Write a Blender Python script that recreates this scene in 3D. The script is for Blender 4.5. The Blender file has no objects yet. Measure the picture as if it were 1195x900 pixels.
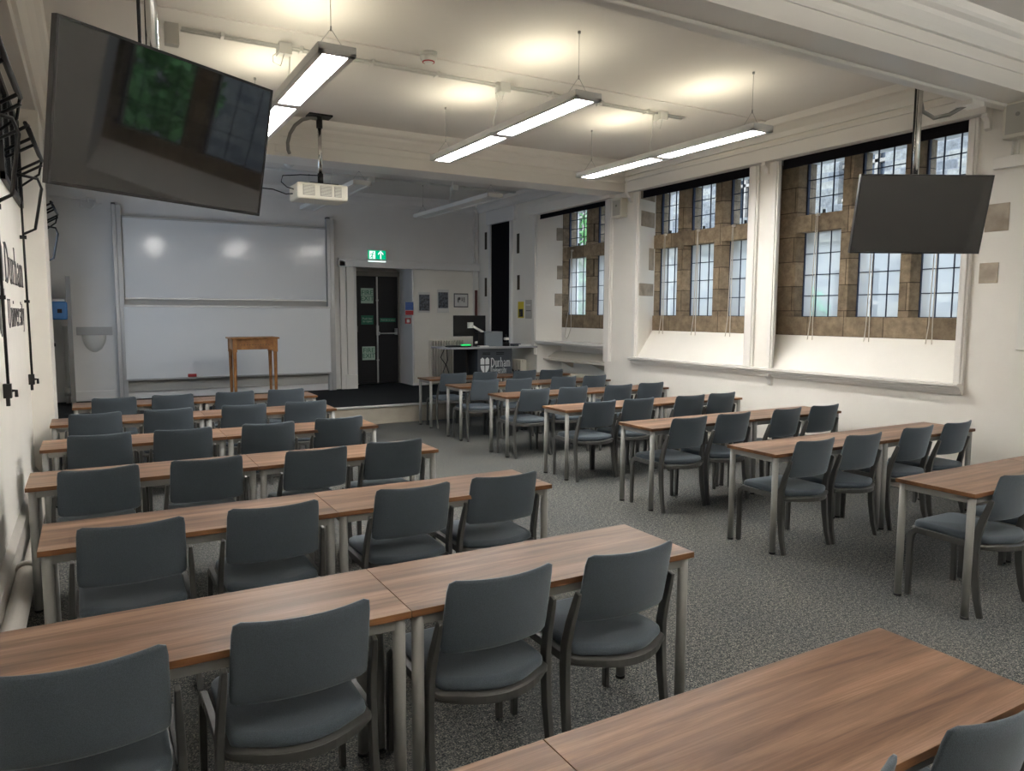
import bpy, bmesh, math, random
from mathutils import Vector, Matrix
random.seed(7)
C = bpy.context.scene.collection
PI = math.pi

# ---------------------------------------------------------------- mesh builder
class MB:
    def __init__(s): s.v=[]; s.f=[]; s.m=[]; s.sm=[]
    def add(s, vs, fs, mi=0, smooth=False):
        o=len(s.v); s.v+= [tuple(v) for v in vs]
        for f in fs: s.f.append([o+i for i in f]); s.m.append(mi); s.sm.append(smooth)
        return s
    def box(s, x0,x1,y0,y1,z0,z1, mi=0):
        if x0>x1: x0,x1=x1,x0
        if y0>y1: y0,y1=y1,y0
        if z0>z1: z0,z1=z1,z0
        vs=[(x,y,z) for z in (z0,z1) for y in (y0,y1) for x in (x0,x1)]
        return s.add(vs,[(0,2,3,1),(4,5,7,6),(0,1,5,4),(2,6,7,3),(0,4,6,2),(1,3,7,5)],mi)
    def cbox(s, c, d, mi=0, rot=None):
        vs=[]
        for z in (-1,1):
            for y in (-1,1):
                for x in (-1,1):
                    p=Vector((x*d[0]/2,y*d[1]/2,z*d[2]/2))
                    if rot is not None: p=rot@p
                    vs.append(p+Vector(c))
        return s.add(vs,[(0,2,3,1),(4,5,7,6),(0,1,5,4),(2,6,7,3),(0,4,6,2),(1,3,7,5)],mi)
    def prism(s, poly, z0, z1, mi=0):           # polygon in xy (ccw), extruded in z
        n=len(poly); vs=[(x,y,z0) for x,y in poly]+[(x,y,z1) for x,y in poly]
        fs=[list(range(n))[::-1],list(range(n,2*n))]+[(i,(i+1)%n,n+(i+1)%n,n+i) for i in range(n)]
        return s.add(vs,fs,mi)
    def extr(s, prof, a, b, axis, mi=0):         # profile polygon swept along an axis; prof points = other two coords in order
        n=len(prof); vs=[]
        for t in (a,b):
            for p,q in prof:
                vs.append({'x':(t,p,q),'y':(p,t,q),'z':(p,q,t)}[axis])
        fs=[list(range(n))[::-1],list(range(n,2*n))]+[(i,(i+1)%n,n+(i+1)%n,n+i) for i in range(n)]
        return s.add(vs,fs,mi)
    def tube(s, pts, r, n=8, mi=0, cap=True, smooth=True):
        pts=[Vector(p) for p in pts]; k=len(pts)
        rr=r if isinstance(r,(list,tuple)) else [r]*k
        ref=None; vs=[]
        for i,p in enumerate(pts):
            d=((pts[min(i+1,k-1)]-pts[max(i-1,0)]).normalized())
            if ref is None:
                ref=Vector((0,0,1)) if abs(d.z)<.9 else Vector((1,0,0))
            u=d.cross(ref)
            if u.length<1e-4: ref=Vector((0,1,0)); u=d.cross(ref)
            u.normalize(); w=u.cross(d).normalized(); ref=w
            for j in range(n):
                a=2*PI*j/n; vs.append(p+(u*math.cos(a)+w*math.sin(a))*rr[i])
        fs=[]
        for i in range(k-1):
            for j in range(n):
                fs.append((i*n+j,i*n+(j+1)%n,(i+1)*n+(j+1)%n,(i+1)*n+j))
        s.add(vs,fs,mi,smooth)
        if cap:
            o=len(s.v)-len(vs)
            s.f.append([o+j for j in range(n)][::-1]); s.m.append(mi); s.sm.append(False)
            s.f.append([o+(k-1)*n+j for j in range(n)]); s.m.append(mi); s.sm.append(False)
        return s
    def cyl(s, x,y,z0,z1,r,n=16,mi=0): return s.tube([(x,y,z0),(x,y,z1)],r,n,mi)
    def sweep(s, pts, side, w, d, mi=0):          # rectangular bar: w along 'side', d across
        pts=[Vector(p) for p in pts]; side=Vector(side).normalized(); k=len(pts); vs=[]
        ws=w if isinstance(w,(list,tuple)) else [w]*k
        ds=d if isinstance(d,(list,tuple)) else [d]*k
        for i,p in enumerate(pts):
            t=(pts[min(i+1,k-1)]-pts[max(i-1,0)]).normalized(); nrm=side.cross(t).normalized()
            for a,b in ((-1,-1),(1,-1),(1,1),(-1,1)): vs.append(p+side*a*ws[i]/2+nrm*b*ds[i]/2)
        fs=[(0,1,2,3),tuple((k-1)*4+j for j in (3,2,1,0))]
        for i in range(k-1):
            for j in range(4): fs.append((i*4+(j+1)%4,i*4+j,(i+1)*4+j,(i+1)*4+(j+1)%4))
        return s.add(vs,fs,mi)
    def slab(s, outline, zs, mi=0, crown=0):       # outline: (x,y) list; zs: list of (z, inset scale)
        n=len(outline); cx=sum(p[0] for p in outline)/n; cy=sum(p[1] for p in outline)/n
        vs=[]
        for z,k in zs:
            for x,y in outline:
                dx,dy=x-cx,y-cy; L=math.hypot(dx,dy); f=(L-k)/L
                vs.append((cx+dx*f,cy+dy*f,z))
        vs+=[(cx,cy,zs[0][0]),(cx,cy,zs[-1][0]+crown)]
        m=len(zs); fs=[]
        for r in range(m-1):
            for i in range(n): fs.append((r*n+i,r*n+(i+1)%n,(r+1)*n+(i+1)%n,(r+1)*n+i))
        for i in range(n):
            fs.append((m*n,(i+1)%n,i)); fs.append((m*n+1,(m-1)*n+i,(m-1)*n+(i+1)%n))
        return s.add(vs,fs,mi,True)
    def build(s, name, mats, parent=None, bevel=0, fixn=True, seg=2):
        me=bpy.data.meshes.new(name); me.from_pydata(s.v,[],s.f)
        if not isinstance(mats,(list,tuple)): mats=[mats]
        for m in mats: me.materials.append(m)
        for i,p in enumerate(me.polygons): p.material_index=s.m[i]; p.use_smooth=s.sm[i]
        if fixn:
            bm=bmesh.new(); bm.from_mesh(me); bmesh.ops.recalc_face_normals(bm,faces=bm.faces); bm.to_mesh(me); bm.free()
        o=bpy.data.objects.new(name,me); C.objects.link(o)
        if parent: o.parent=parent
        if bevel:
            b=o.modifiers.new('bevel','BEVEL'); b.width=bevel; b.segments=seg; b.limit_method='ANGLE'; b.harden_normals=False
        return o

def tag(o,label=None,cat=None,group=None,kind=None):
    if label: o['label']=label
    if cat: o['category']=cat
    if group: o['group']=group
    if kind: o['kind']=kind
    return o
def empty(name,loc=(0,0,0),label=None,cat=None,group=None,kind=None,rz=0):
    o=bpy.data.objects.new(name,None); C.objects.link(o); o.location=loc; o.rotation_euler=(0,0,rz); o.empty_display_size=.1
    return tag(o,label,cat,group,kind)
def children(o): return [c for c in bpy.data.objects if c.parent==o]
def copy_tree(o,parent=None,kids=None):
    c=o.copy(); C.objects.link(c); c.parent=parent
    for ch in (kids[o] if kids and o in kids else []): copy_tree(ch,c,kids)
    return c
def kidmap(root):
    m={}
    def rec(o):
        m[o]=children(o)
        for c in m[o]: rec(c)
    rec(root); return m

# ---------------------------------------------------------------- materials
def newmat(name):
    m=bpy.data.materials.new(name); m.use_nodes=True; nt=m.node_tree; nt.nodes.clear()
    out=nt.nodes.new('ShaderNodeOutputMaterial'); return m,nt,out
def N(nt,t,**k):
    n=nt.nodes.new(t)
    for a,b in k.items(): setattr(n,a,b)
    return n
def pbr(name,col,rough=.6,metal=0,spec=.5,bump=0,bscale=60,var=0,vscale=3,coat=0):
    m,nt,out=newmat(name); b=N(nt,'ShaderNodeBsdfPrincipled'); nt.links.new(b.outputs[0],out.inputs[0])
    b.inputs['Base Color'].default_value=(*col,1); b.inputs['Roughness'].default_value=rough; b.inputs['Metallic'].default_value=metal
    b.inputs['Specular IOR Level'].default_value=spec
    if coat: b.inputs['Coat Weight'].default_value=coat; b.inputs['Coat Roughness'].default_value=.08
    tc=N(nt,'ShaderNodeTexCoord')
    if var:
        n=N(nt,'ShaderNodeTexNoise'); n.inputs['Scale'].default_value=vscale; n.inputs['Detail'].default_value=5
        nt.links.new(tc.outputs['Object'],n.inputs['Vector'])
        r=N(nt,'ShaderNodeValToRGB'); r.color_ramp.elements[0].position=.3; r.color_ramp.elements[1].position=.7
        r.color_ramp.elements[0].color=(*[c*(1-var) for c in col],1); r.color_ramp.elements[1].color=(*[min(1,c*(1+var)) for c in col],1)
        nt.links.new(n.outputs[0],r.inputs[0]); nt.links.new(r.outputs[0],b.inputs['Base Color'])
    if bump:
        n=N(nt,'ShaderNodeTexNoise'); n.inputs['Scale'].default_value=bscale; n.inputs['Detail'].default_value=4
        nt.links.new(tc.outputs['Object'],n.inputs['Vector'])
        bp=N(nt,'ShaderNodeBump'); bp.inputs['Strength'].default_value=bump; bp.inputs['Distance'].default_value=.01
        nt.links.new(n.outputs[0],bp.inputs['Height']); nt.links.new(bp.outputs[0],b.inputs['Normal'])
    return m
def emit(name,col,s):
    m,nt,out=newmat(name); e=N(nt,'ShaderNodeEmission'); e.inputs[0].default_value=(*col,1); e.inputs[1].default_value=s
    nt.links.new(e.outputs[0],out.inputs[0]); return m

def carpet(name,dark,mid,light,pl,scale=1):
    m,nt,out=newmat(name); b=N(nt,'ShaderNodeBsdfPrincipled'); nt.links.new(b.outputs[0],out.inputs[0])
    b.inputs['Roughness'].default_value=1; b.inputs['Specular IOR Level'].default_value=.1
    tc=N(nt,'ShaderNodeTexCoord')
    n1=N(nt,'ShaderNodeTexNoise'); n1.inputs['Scale'].default_value=130*scale; n1.inputs['Detail'].default_value=3; n1.inputs['Roughness'].default_value=.8
    n2=N(nt,'ShaderNodeTexNoise'); n2.inputs['Scale'].default_value=45*scale; n2.inputs['Detail'].default_value=3
    n3=N(nt,'ShaderNodeTexNoise'); n3.inputs['Scale'].default_value=1.3; n3.inputs['Detail'].default_value=3
    for n in (n1,n2,n3): nt.links.new(tc.outputs['Object'],n.inputs['Vector'])
    r=N(nt,'ShaderNodeValToRGB'); e=r.color_ramp.elements
    e[0].position=.36; e[0].color=(*dark,1); e[1].position=.66; e[1].color=(*light,1)
    q=e.new(.5); q.color=(*mid,1)
    nt.links.new(n1.outputs[0],r.inputs[0])
    mx=N(nt,'ShaderNodeMix',data_type='RGBA',blend_type='MULTIPLY'); mx.inputs[0].default_value=1
    r2=N(nt,'ShaderNodeValToRGB'); r2.color_ramp.elements[0].position=.38; r2.color_ramp.elements[0].color=(pl,pl,pl,1); r2.color_ramp.elements[1].position=.6; r2.color_ramp.elements[1].color=(1.15,1.1,1.02,1)
    nt.links.new(n2.outputs[0],r2.inputs[0]); nt.links.new(r.outputs[0],mx.inputs[6]); nt.links.new(r2.outputs[0],mx.inputs[7])
    mx2=N(nt,'ShaderNodeMix',data_type='RGBA',blend_type='MULTIPLY'); mx2.inputs[0].default_value=1
    r3=N(nt,'ShaderNodeValToRGB'); r3.color_ramp.elements[0].position=.3; r3.color_ramp.elements[0].color=(.86,.88,.9,1); r3.color_ramp.elements[1].position=.7; r3.color_ramp.elements[1].color=(1.05,1.04,1.0,1)
    nt.links.new(n3.outputs[0],r3.inputs[0]); nt.links.new(mx.outputs[2],mx2.inputs[6]); nt.links.new(r3.outputs[0],mx2.inputs[7])
    nt.links.new(mx2.outputs[2],b.inputs['Base Color'])
    bp=N(nt,'ShaderNodeBump'); bp.inputs['Strength'].default_value=.5; bp.inputs['Distance'].default_value=.006
    nt.links.new(n1.outputs[0],bp.inputs['Height']); nt.links.new(bp.outputs[0],b.inputs['Normal'])
    return m

def wood(name,c1,c2,c3,rough=.36,seed=0,gx=1.1,gy=26):
    m,nt,out=newmat(name); b=N(nt,'ShaderNodeBsdfPrincipled'); nt.links.new(b.outputs[0],out.inputs[0])
    b.inputs['Roughness'].default_value=rough; b.inputs['Specular IOR Level'].default_value=.27
    tc=N(nt,'ShaderNodeTexCoord'); oi=N(nt,'ShaderNodeObjectInfo')
    off=N(nt,'ShaderNodeVectorMath',operation='SCALE'); cmb=N(nt,'ShaderNodeCombineXYZ')
    for i in range(3): nt.links.new(oi.outputs['Random'],cmb.inputs[i])
    nt.links.new(cmb.outputs[0],off.inputs[0]); off.inputs['Scale'].default_value=31+seed
    add=N(nt,'ShaderNodeVectorMath',operation='ADD'); nt.links.new(tc.outputs['Object'],add.inputs[0]); nt.links.new(off.outputs[0],add.inputs[1])
    def grain(sx,sy,det,rgh=.6,dist=0):
        mp=N(nt,'ShaderNodeMapping'); mp.inputs['Scale'].default_value=(sx,sy,sy); nt.links.new(add.outputs[0],mp.inputs[0])
        n=N(nt,'ShaderNodeTexNoise'); n.inputs['Scale'].default_value=1; n.inputs['Detail'].default_value=det; n.inputs['Roughness'].default_value=rgh; n.inputs['Distortion'].default_value=dist
        nt.links.new(mp.outputs[0],n.inputs['Vector']); return n
    g1=grain(gx,gy*.55,6,.6,.6); g2=grain(gx*4,gy*9,4,.7); g3=grain(gx*.5,gy*.22,2)
    r=N(nt,'ShaderNodeValToRGB'); e=r.color_ramp.elements
    e[0].position=.33; e[0].color=(*c1,1); e[1].position=.68; e[1].color=(*c3,1); q=e.new(.5); q.color=(*c2,1)
    nt.links.new(g1.outputs[0],r.inputs[0])
    def mul(a,nz,lo,hi,p0=.35,p1=.65):
        rr=N(nt,'ShaderNodeValToRGB'); rr.color_ramp.elements[0].position=p0; rr.color_ramp.elements[1].position=p1
        rr.color_ramp.elements[0].color=(*lo,1); rr.color_ramp.elements[1].color=(*hi,1); nt.links.new(nz.outputs[0],rr.inputs[0])
        mx=N(nt,'ShaderNodeMix',data_type='RGBA',blend_type='MULTIPLY'); mx.inputs[0].default_value=1
        nt.links.new(a,mx.inputs[6]); nt.links.new(rr.outputs[0],mx.inputs[7]); return mx.outputs[2]
    c=mul(r.outputs[0],g2,(.82,.8,.78),(1.12,1.12,1.12)); c=mul(c,g3,(.76,.75,.76),(1.15,1.14,1.12),.42,.6)
    nt.links.new(c,b.inputs['Base Color'])
    bp=N(nt,'ShaderNodeBump'); bp.inputs['Strength'].default_value=.06; bp.inputs['Distance'].default_value=.004
    nt.links.new(g2.outputs[0],bp.inputs['Height']); nt.links.new(bp.outputs[0],b.inputs['Normal'])
    return m

def fabric(name,col):
    m,nt,out=newmat(name); b=N(nt,'ShaderNodeBsdfPrincipled'); nt.links.new(b.outputs[0],out.inputs[0])
    b.inputs['Roughness'].default_value=.85; b.inputs['Specular IOR Level'].default_value=.25
    b.inputs['Sheen Weight'].default_value=.35; b.inputs['Sheen Roughness'].default_value=.5; b.inputs['Sheen Tint'].default_value=(.8,.9,1,1)
    tc=N(nt,'ShaderNodeTexCoord'); n=N(nt,'ShaderNodeTexNoise'); n.inputs['Scale'].default_value=420; n.inputs['Detail'].default_value=2
    nt.links.new(tc.outputs['Object'],n.inputs['Vector'])
    r=N(nt,'ShaderNodeValToRGB'); r.color_ramp.elements[0].position=.35; r.color_ramp.elements[1].position=.65
    r.color_ramp.elements[0].color=(*[c*.75 for c in col],1); r.color_ramp.elements[1].color=(*[c*1.25 for c in col],1)
    nt.links.new(n.outputs[0],r.inputs[0]); nt.links.new(r.outputs[0],b.inputs['Base Color'])
    bp=N(nt,'ShaderNodeBump'); bp.inputs['Strength'].default_value=.25; bp.inputs['Distance'].default_value=.002
    nt.links.new(n.outputs[0],bp.inputs['Height']); nt.links.new(bp.outputs[0],b.inputs['Normal'])
    return m

def stone(name,c1,c2,mortar,bw,bh,axes='yz',rough=.9,msize=.012,joint=True):
    m,nt,out=newmat(name); b=N(nt,'ShaderNodeBsdfPrincipled'); nt.links.new(b.outputs[0],out.inputs[0])
    b.inputs['Roughness'].default_value=rough; b.inputs['Specular IOR Level'].default_value=.2
    tc=N(nt,'ShaderNodeTexCoord'); sp=N(nt,'ShaderNodeSeparateXYZ'); cb=N(nt,'ShaderNodeCombineXYZ'); nt.links.new(tc.outputs['Object'],sp.inputs[0])
    ix={'x':0,'y':1,'z':2}
    nt.links.new(sp.outputs[ix[axes[0]]],cb.inputs[0]); nt.links.new(sp.outputs[ix[axes[1]]],cb.inputs[1])
    br=N(nt,'ShaderNodeTexBrick'); nt.links.new(cb.outputs[0],br.inputs['Vector'])
    br.inputs['Scale'].default_value=1; br.inputs['Brick Width'].default_value=bw; br.inputs['Row Height'].default_value=bh
    br.inputs['Mortar Size'].default_value=msize if joint else 0; br.inputs['Mortar Smooth'].default_value=.4
    br.inputs['Color1'].default_value=(*c1,1); br.inputs['Color2'].default_value=(*c2,1); br.inputs['Mortar'].default_value=(*mortar,1); br.inputs['Bias'].default_value=0
    n=N(nt,'ShaderNodeTexNoise'); n.inputs['Scale'].default_value=9; n.inputs['Detail'].default_value=7; n.inputs['Roughness'].default_value=.7
    nt.links.new(tc.outputs['Object'],n.inputs['Vector'])
    r=N(nt,'ShaderNodeValToRGB'); r.color_ramp.elements[0].position=.3; r.color_ramp.elements[1].position=.72
    r.color_ramp.elements[0].color=(.55,.52,.5,1); r.color_ramp.elements[1].color=(1.3,1.27,1.2,1); nt.links.new(n.outputs[0],r.inputs[0])
    mx=N(nt,'ShaderNodeMix',data_type='RGBA',blend_type='MULTIPLY'); mx.inputs[0].default_value=1
    nt.links.new(br.outputs[0],mx.inputs[6]); nt.links.new(r.outputs[0],mx.inputs[7]); nt.links.new(mx.outputs[2],b.inputs['Base Color'])
    bp=N(nt,'ShaderNodeBump'); bp.inputs['Strength'].default_value=.5; bp.inputs['Distance'].default_value=.01
    nt.links.new(n.outputs[0],bp.inputs['Height']); nt.links.new(bp.outputs[0],b.inputs['Normal'])
    return m

M={}
M['wall']=pbr('cream_wall_paint',(.80,.775,.72),.55,bump=.15,bscale=14,var=.03,vscale=2,spec=.35)
M['wall_grey']=pbr('front_wall_paint',(.76,.755,.745),.5,bump=.12,bscale=14,var=.03,vscale=2,spec=.35)
M['ceil']=pbr('ceiling_paint',(.72,.70,.67),.75,bump=.1,bscale=6,var=.02,vscale=1.5,spec=.2)
M['beam']=pbr('gloss_beam_paint',(.76,.745,.71),.32,bump=.08,bscale=5,spec=.45)
M['trim']=pbr('white_gloss_trim',(.78,.76,.72),.35,spec=.45)
M['reveal']=pbr('white_reveal_paint',(.78,.78,.76),.6,bump=.15,bscale=10,spec=.3)
M['carpet']=carpet('speckled_carpet',(.016,.021,.027),(.078,.088,.098),(.37,.355,.32),.55)
M['stagecarpet']=carpet('dark_stage_carpet',(.012,.014,.017),(.02,.023,.028),(.035,.038,.044),.8)
M['riser']=pbr('beige_riser_paint',(.34,.31,.26),.5,var=.12,vscale=4)
M['nosing']=pbr('aluminium_nosing',(.62,.63,.62),.35,metal=.6)
M['top']=wood('walnut_laminate',(.112,.062,.038),(.215,.126,.080),(.335,.212,.145),.38)
M['edge']=wood('walnut_edging',(.10,.045,.02),(.15,.07,.03),(.20,.10,.045),.45)
M['leg']=pbr('grey_powder_coat',(.24,.24,.23),.42,spec=.4)
M['black']=pbr('black_plastic',(.007,.007,.008),.45,spec=.3)
M['fabric']=fabric('slate_fabric',(.045,.058,.071))
M['shell']=pbr('charcoal_plastic',(.055,.055,.053),.38,spec=.5)
M['piping']=pbr('seat_edge',(.13,.14,.145),.6)
M['lightbody']=pbr('light_housing',(.72,.72,.70),.4)
M['diff']=emit('lit_diffuser',(1,.975,.93),60)
M['uplit']=emit('lit_uplight',(1,.90,.68),24)
M['diffdim']=emit('dimmed_diffuser',(1,.975,.93),8)
M['upboost']=emit('boosted_uplight',(1,.96,.90),300)  # raised far above the lit uplights to brighten the near beam and ceiling
M['diffoff']=pbr('unlit_diffuser',(.62,.63,.62),.35)
M['steel']=pbr('chrome_pole',(.62,.62,.60),.16,metal=1)
M['wire']=pbr('steel_wire',(.35,.35,.34),.4,metal=.8)
M['screen']=pbr('tv_screen_glass',(.010,.010,.012),.035,spec=.9)
M['bezel']=pbr('tv_bezel',(.018,.016,.018),.35)
M['white']=pbr('white_plastic',(.68,.68,.65),.4)
M['cream']=pbr('cream_plastic',(.66,.64,.56),.4)
M['grille']=pbr('dark_grille',(.20,.20,.18),.6)
M['board']=pbr('whiteboard_enamel',(.80,.815,.825),.12,spec=.5,bump=.05,bscale=2)
M['alu']=pbr('aluminium_frame',(.50,.51,.52),.35,metal=.5)
M['dgrey']=pbr('dark_grey_plastic',(.10,.10,.105),.5)
M['oak']=wood('golden_oak',(.20,.085,.025),(.30,.135,.045),(.38,.19,.07),.4,gx=9,gy=9)
M['door']=pbr('black_door_paint',(.010,.010,.012),.5,spec=.3,bump=.1,bscale=5)
M['frame']=pbr('grey_door_frame',(.22,.21,.195),.45)
M['stone']=stone('sandstone_dressings',(.20,.16,.115),(.33,.265,.19),(.09,.07,.05),.48,.29,'yz',msize=.006)
M['stoneplain']=pbr('sandstone_quoin',(.36,.31,.25),.9,bump=.5,bscale=30,var=.25,vscale=8,spec=.2)
M['outstone']=stone('outside_stonework',(.15,.155,.16),(.34,.325,.28),(.24,.24,.24),.42,.2,'yz',msize=.014)
M['lead']=pbr('dark_leading',(.018,.026,.055),.5,metal=.3)
M['casement']=pbr('dark_casement',(.02,.026,.045),.45)
M['blind']=pbr('dark_roller_blind',(.008,.007,.009),.9,spec=.1)
M['cord']=pbr('pale_cord',(.50,.46,.40),.8)
M['iron']=pbr('black_iron',(.013,.013,.014),.45,metal=.3)
M['winglass']=pbr('dark_window_glass',(.04,.05,.06),.15)
M['rad']=pbr('cream_radiator',(.66,.63,.55),.4)
M['pipe']=pbr('painted_pipe',(.50,.47,.43),.45,var=.06,vscale=6)
M['cab']=pbr('slate_cabinet',(.055,.065,.08),.4)
M['cabgrey']=pbr('grey_steel_box',(.20,.23,.26),.45)
M['desk']=pbr('pale_grey_desktop',(.33,.34,.36),.35)
M['signgreen']=pbr('green_sign',(.02,.16,.10),.5)
M['signpale']=pbr('pale_green_sign',(.42,.58,.50),.5)
M['exitgreen']=emit('lit_green_sign',(.0,.42,.20),1.0)
M['exitwhite']=emit('lit_white_pictogram',(.75,1,.9),1.1)
M['red']=pbr('red_plastic',(.42,.03,.035),.45)
M['blue']=pbr('blue_panel',(.03,.09,.32),.5)
M['bluebox']=pbr('blue_translucent_plastic',(.05,.18,.42),.25)
M['paper']=pbr('white_paper',(.66,.66,.64),.7)
M['yellow']=pbr('yellow_poster',(.65,.52,.04),.6)
M['photo']=pbr('photo_print',(.09,.10,.12),.5,var=.9,vscale=25)
M['greenled']=emit('green_indicator',(.03,.8,.18),1.0)
M['bark']=pbr('bark',(.10,.075,.05),.9,bump=.6,bscale=20)
M['leaf']=pbr('green_leaf',(.13,.30,.08),.6,var=.4,vscale=3)
M['leaf2']=pbr('bright_leaf',(.04,.42,.16),.6,var=.25,vscale=5)
M['ground']=pbr('pale_paving',(.38,.38,.37),.9,var=.1)
M['letters']=pbr('dark_lettering',(.045,.04,.045),.5)
M['logo']=pbr('white_lettering',(.75,.78,.80),.5)
M['dial']=pbr('plain_warm_grey',(.45,.44,.41),.7)  # plain grey for the board's back panel, cable outlet and paper notice
def glassmat():
    m,nt,out=newmat('clear_leaded_glass'); t=N(nt,'ShaderNodeBsdfTransparent'); t.inputs[0].default_value=(.78,.87,1,1)
    g=N(nt,'ShaderNodeBsdfGlossy'); g.inputs['Roughness'].default_value=.05
    mx=N(nt,'ShaderNodeMixShader'); mx.inputs[0].default_value=.06
    nt.links.new(t.outputs[0],mx.inputs[1]); nt.links.new(g.outputs[0],mx.inputs[2]); nt.links.new(mx.outputs[0],out.inputs[0]); return m
def frosted():
    m,nt,out=newmat('obscure_glass'); t=N(nt,'ShaderNodeBsdfTransparent'); t.inputs[0].default_value=(.90,.96,1,1)
    tr=N(nt,'ShaderNodeBsdfTranslucent'); tr.inputs[0].default_value=(.86,.93,1,1)
    tc=N(nt,'ShaderNodeTexCoord'); n=N(nt,'ShaderNodeTexNoise'); n.inputs['Scale'].default_value=45; nt.links.new(tc.outputs['Object'],n.inputs['Vector'])
    bp=N(nt,'ShaderNodeBump'); bp.inputs['Strength'].default_value=.8; nt.links.new(n.outputs[0],bp.inputs['Height']); nt.links.new(bp.outputs[0],tr.inputs['Normal'])
    mx=N(nt,'ShaderNodeMixShader'); mx.inputs[0].default_value=.5
    nt.links.new(t.outputs[0],mx.inputs[1]); nt.links.new(tr.outputs[0],mx.inputs[2]); nt.links.new(mx.outputs[0],out.inputs[0]); return m
M['glass']=glassmat(); M['frost']=frosted()

# ---------------------------------------------------------------- room dimensions
XL,XR,YF,YB,ZC=-.49,6.95,13.55,-2.2,3.92
XS=7.35
ZS=.286   # stage height
B1=(8.83,9.28); B2=(3.28,3.63); ZB=3.5
def struct(mb,name,mat,parent=None,bevel=0):
    o=mb.build(name,mat,parent,bevel)
    if not parent: o['kind']='structure'
    return o

struct(MB().box(XL-.4,XR+.9,YB-.2,YF+1,-.12,0),'floor',M['carpet'])
struct(MB().box(XL-.4,XR+.9,YB-.2,YF+1,ZC,ZC+.15),'ceiling',M['ceil'])
# stage
st=empty('stage_platform',(3,12.2,0),kind='structure')
def rel(mb,p):   # move mesh coords to be relative to parent location
    l=p.location; mb.v=[(a-l[0],b-l[1],c-l[2]) for a,b,c in mb.v]; return mb
struct(rel(MB().box(XL,XR,10.87,YF+.72,ZS-.012,ZS),st),'stage_carpet',M['stagecarpet'],st)
struct(rel(MB().box(XL,XR,10.86,10.89,0.004,ZS-.03).box(XL,XR,10.845,10.87,0,.03),st),'riser',M['riser'],st)
struct(rel(MB().box(XL,XR,10.835,10.89,ZS-.028,ZS+.003),st),'nosing',M['nosing'],st,.004)
struct(rel(MB().box(XL,XR,10.90,YF+.7,0,ZS-.02),st),'stage_core',M['riser'],st)

# left wall, with pilaster and edge beam
LW=(9.9,12.2,1.3,2.6)
mb=MB().box(XL-.3,XL,YB,LW[0],0,ZC).box(XL-.3,XL,LW[1],YF+.1,0,ZC).box(XL-.3,XL,LW[0],LW[1],0,LW[2]).box(XL-.3,XL,LW[0],LW[1],LW[3],ZC)
struct(mb,'wall_left',M['wall'])
w6=empty('window_6',(XL-.22,11.05,1.9),kind='structure')
rel(MB().add([(XL-.22,LW[0],LW[2]),(XL-.22,LW[1],LW[2]),(XL-.22,LW[1],LW[3]),(XL-.22,LW[0],LW[3])],[(0,1,2,3)]),w6).build('window_pane',M['glass'],w6,fixn=False)
g=MB()
for i in range(5): yy=LW[0]+(LW[1]-LW[0])*i/4; g.box(XL-.25,XL-.19,yy-.03,yy+.03,LW[2],LW[3])
g.box(XL-.25,XL-.19,LW[0],LW[1],LW[2],LW[2]+.05).box(XL-.25,XL-.19,LW[0],LW[1],LW[3]-.05,LW[3])
rel(g,w6).build('window_frame',M['trim'],w6)
struct(MB().box(XL,-.315,8.0,8.75,0,ZB),'trim_19',M['wall'])
struct(MB().box(XL,-.33,YB,8.83,ZB,ZC),'ceiling_beam',M['beam'])
struct(MB().extr([(-.33,3.60),(-.30,3.60),(-.285,3.66),(-.27,3.72),(-.23,3.80),(-.195,3.83),(-.185,3.92),(-.33,3.92)],3.63,8.83,'y'),'trim_1',M['trim'])
struct(MB().extr([(XL,0),(XL+.035,0),(XL+.035,.24),(XL,.29)],YB,8.0,'y'),'baseboard_left',M['pipe'])
# back wall and its side
struct(MB().box(XL-.2,XR+.8,YB-.2,YB,0,ZC),'wall_back',M['wall'])
# front wall around the door recess
DX0,DX1=4.38,5.50
mb=MB().box(XL-.2,DX0,YF,YF+.15,0,ZC).box(DX0,DX1,YF,YF+.15,2.60,ZC).box(DX1,XR+.2,YF,YF+.15,0,ZC)
mb.box(DX0-.15,DX0,YF+.15,YF+.9,0,3).box(DX1,DX1+.15,YF+.15,YF+.9,0,3).box(DX0-.1,DX1+.1,YF+.15,YF+.9,2.60,2.75).box(DX0-.1,DX1+.1,YF+.85,YF+1,0,2.75)
struct(mb,'wall_front',M['wall_grey'])
# header band and pilaster left of the door
struct(MB().box(4.03,XR,YF-.06,YF,2.56,2.70).box(4.03,XR,YF-.09,YF,2.69,2.715).box(4.03,XR,YF-.075,YF,2.56,2.575),'trim_2',M['wall_grey'],bevel=.004)
struct(MB().box(4.05,4.16,YF-.06,YF,ZS,2.66).box(4.18,4.32,YF-.045,YF,ZS,2.56).box(4.13,4.36,YF-.075,YF,ZS,ZS+.27),'trim_3',M['trim'],bevel=.005)
struct(MB().box(5.52,XR-.02,YF-.025,YF,ZS+.05,2.56),'trim_4',M['wall'],bevel=.004)
struct(MB().box(XL,.4,YF-.02,YF,ZS,ZS+.16).box(.4,3.9,YF-.02,YF,ZS,ZS+.2),'baseboard_front',M['wall_grey'],bevel=.004)
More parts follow.
